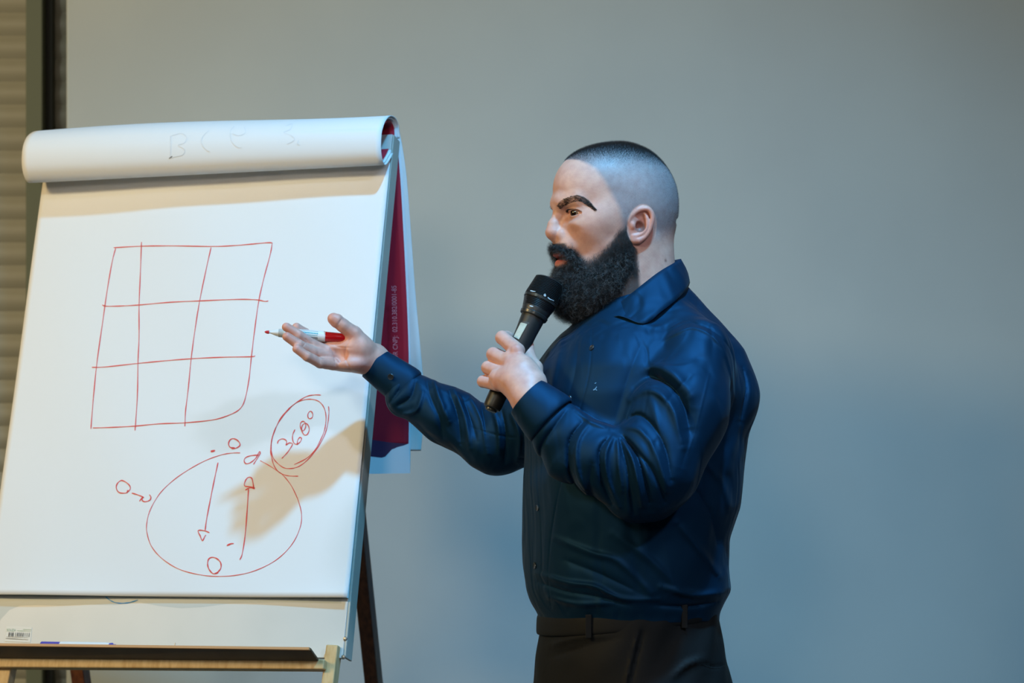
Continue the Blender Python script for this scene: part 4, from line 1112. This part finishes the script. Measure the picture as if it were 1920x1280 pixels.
for v_, f2, c2 in (HEAD, (rv, rf, rc), (lv, lf, lc), (cv, cfc, cc)):
    Vs.append(v_); Fs.append(f2 + n0); Cs.append(c2); n0 += len(v_)
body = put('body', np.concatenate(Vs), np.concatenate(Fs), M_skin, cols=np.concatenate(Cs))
print('body', n0, time.time() - T0)

# ------------------------------------------------------------------ MICROPHONE
ma = Vector(to_world(Q(1032, 523, -70))); mb = Vector(to_world(Q(921, 767, -112)))
mic = empty('microphone', (ma + mb)/2); tag(mic, 'black handheld wireless microphone held at the mouth in the left hand', 'microphone')
mx_ = (mb - ma); Lm = mx_.length; mx_.normalize(); ml = ma - mic.location; px_ = 1/SC
lm = lambda nm, pr, m, n=48: lathe(nm, [(t*px_, r*px_) for t, r in pr], ml, mx_, m, mic, n)
# grille: stacked ribs
def lm_t(d): return d
gp = [(0, 3), (.8, 16), (2.2, 22), (4.5, 25.5)]
t = 4.5
while t < 41:
    rr0 = 26 + 5.5*(t - 4)/37; gp += [(t + .2, rr0), (t + 1.5, rr0 + .9), (t + 2.4, rr0 - .5)]; t += 2.9
gp += [(42, 31.0)]
grl = lm('grille', gp, M_micg)
# mesh holes: dark studs in rows for texture
hb, hfv = [], []
zz = mx_; xx = zz.orthogonal().normalized(); yy = zz.cross(xx)
t = 5.5; row = 0
while t < 41:
    rr0 = (26.6 + 5.5*(t - 4)/37)*px_
    for k in range(52):
        an = 2*math.pi*(k + .5*(row % 2))/52; c0 = ml + zz*(t*px_) + (xx*math.cos(an) + yy*math.sin(an))*rr0
        e1 = (-xx*math.sin(an) + yy*math.cos(an))*.00065; e2 = zz*.00065; e3 = (xx*math.cos(an) + yy*math.sin(an))*.0005; b0 = len(hb)
        hb += [c0 - e1, c0 - e2, c0 + e1, c0 + e2, c0 + e3]; hfv += [(b0, b0+1, b0+4), (b0+1, b0+2, b0+4), (b0+2, b0+3, b0+4), (b0+3, b0, b0+4)]
    t += 2.9; row += 1
go = mesh_np('grille_mesh', hb, hfv, M_ring, None, False); go.parent = grl; go['kind'] = 'stuff'
lm('ring', [(42, 31.5), (42.5, 32.5), (47.5, 32.3), (48, 31)], M_ring)
low_g = [(48, 30.5)]; t = 48
while t < 62:
    rr0 = 30.5 - 3.5*(t - 48)/14; low_g += [(t + .3, rr0), (t + 1.5, rr0 + .7), (t + 2.5, rr0 - .5)]; t += 2.8
lm('lower_grille', low_g + [(63, 26)], M_micg)
lm('neck', [(62, 27), (64, 27.3), (72, 25.5), (73, 26.5), (79, 25.5), (80, 23)], M_micb)
lm('handle', [(79, 21), (80, 22), (84, 22), (110, 20), (150, 18.5), (210, 17.5), (255, 17), (262, 16.6), (266, 15.5), (267.5, 13)], M_micb)
lm('ring', [(73, 26.4), (73.5, 26.9), (78, 26.1), (78.4, 25.4)], M_ring)
def on_axis(px, py, r):
    # nearest front point of the microphone surface for an image point
    d = Vector(((px - 960)/F, 1, (HY - py)/F)).normalized(); o0 = Vector((0, 0, ZC)); best = None
    w0 = o0 - ma; b_ = d.dot(mx_); d_ = d.dot(w0); e_ = mx_.dot(w0); den = 1 - b_*b_
    tc_ = (b_*e_ - d_)/den; sc_ = (e_ - b_*d_)/den; p = o0 + d*tc_; a_ = ma + mx_*sc_; dist = (p - a_).length
    R_ = r*px_; dd = math.sqrt(max(R_*R_ - dist*dist, 0))/math.sqrt(den); return o0 + d*(tc_ - dd - .0004)
def patch(name, quad, r, m, nu=8, nv=8):
    V = []
    for i in range(nu + 1):
        for j in range(nv + 1):
            a, b = i/nu, j/nv; x = (quad[0][0]*(1-a) + quad[1][0]*a)*(1-b) + (quad[3][0]*(1-a) + quad[2][0]*a)*b; y = (quad[0][1]*(1-a) + quad[1][1]*a)*(1-b) + (quad[3][1]*(1-a) + quad[2][1]*a)*b
            V.append(on_axis(x, y, r) - mic.location)
    return mesh_np(name, V, grid_faces(nu + 1, nv + 1), m, mic)
patch('display_window', [(977, 603), (990, 605), (973, 636), (963, 631)], 20.4, M_disp)
patch('window_frame', [(974, 600), (993, 604), (991, 608), (974, 603)], 20.6, M_print)
for nm, s_, r_, w_ in (('ring_print', [[(994, 544.5), (1004, 546.5)]], 32.6, 1.8), ('ring_print', [[(993, 573), (1000, 574.5)]], 26.8, 1.8), ('ring_print', [[(1019.5, 553), (1023, 555), (1022, 550.5), (1019.5, 553)], [(1027, 557), (1031, 560.5), (1035, 562), (1039, 564)]], 32.8, 1.9)):
    o = ribbon_mesh(nm, s_, w_, M_mlab, mic, lambda a, b, r_=r_: on_axis(a, b, r_)); o.parent = mic
lathe('antenna_cap', [(0, 11.5*px_), (3*px_, 11*px_), (4*px_, 9*px_)], mb - mic.location + mx_*(.0), mx_, M_ring, mic, 24)

# ------------------------------------------------------------------ RED MARKER in the open hand
ka = Vector(to_world(Q(496, 622, 226))); kb = Vector(to_world(Q(652, 634, 232)))
mk = empty('red_marker', (ka + kb)/2); tag(mk, 'white board marker with red cap and nib held in the open right hand', 'marker')
kx = kb - ka; Lk = kx.length; kx.normalize(); kl = ka - mk.location
lk = lambda nm, pr, m: lathe(nm, [(t*px_, r*px_) for t, r in pr], kl, kx, m, mk, 32)
lk('nib', [(0, .5), (2, 2.0), (5, 3.2), (9, 3.4), (9.3, 2)], M_nib)
lk('nose', [(8.5, 2.2), (12, 2.6), (18, 4.6), (24, 6.6), (30, 7.6), (33, 7.8), (34, 8.6), (38, 8.6)], M_mwhite)
lk('collar', [(27.5, 7.4), (28, 8.2), (37, 8.8), (38, 8.9)], M_mgrey)
lk('barrel', [(38, 8.9), (39, 10.3), (60, 10.6), (119, 10.6), (120, 9.8)], M_mwhite)
lk('cap', [(119.5, 9.3), (120, 9.9), (121, 9.9), (158, 9.3), (160, 8)], M_mred)
def on_pen(px, py, r=10.7):
    d = Vector(((px - 960)/F, 1, (HY - py)/F)).normalized(); o0 = Vector((0, 0, ZC)); w0 = o0 - ka; b_ = d.dot(kx); d_ = d.dot(w0); e_ = kx.dot(w0); den = 1 - b_*b_
    tc_ = (b_*e_ - d_)/den; sc_ = (e_ - b_*d_)/den; p = o0 + d*tc_; a_ = ka + kx*sc_; R_ = r*px_; dd = math.sqrt(max(R_*R_ - (p-a_).length_squared, 0))/math.sqrt(den); return o0 + d*(tc_ - dd - .0003)
def dash(x0, y0, x1, y1, w_, n, duty=.7):
    return [([(x0 + (x1-x0)*(i/n), y0 + (y1-y0)*(i/n)), (x0 + (x1-x0)*((i+duty)/n), y0 + (y1-y0)*((i+duty)/n))], w_) for i in range(n)]
def ribbon_raw(name, strokes, m, parent, surf):
    V = []; Fc = []
    for (a, b), ww in strokes:
        a, b = np.array(a, float), np.array(b, float); t_ = (b - a)/np.linalg.norm(b - a); n_ = np.array([-t_[1], t_[0]])*ww/2; k0 = len(V)
        for q_ in (a + n_, b + n_, b - n_, a - n_): V.append(surf(*q_))
        Fc.append((k0, k0+1, k0+2, k0+3))
    return mesh_np(name, rel(parent, V), Fc, m, parent, False)
ribbon_raw('label_print', dash(566.5, 622, 597, 625.5, 2.3, 11, .72), M_teal, mk, on_pen)
ribbon_raw('label_print', dash(567, 626, 596, 629, 1.2, 12, .7), M_teal, mk, on_pen)
ribbon_raw('label_print', dash(566, 618.7, 597, 621.5, .9, 14, .5) + dash(572, 631, 596, 633, 1.3, 10, .75) + dash(583, 634.2, 596, 635.3, 1.1, 6, .75), M_print, mk, on_pen)
print('done', time.time() - T0)
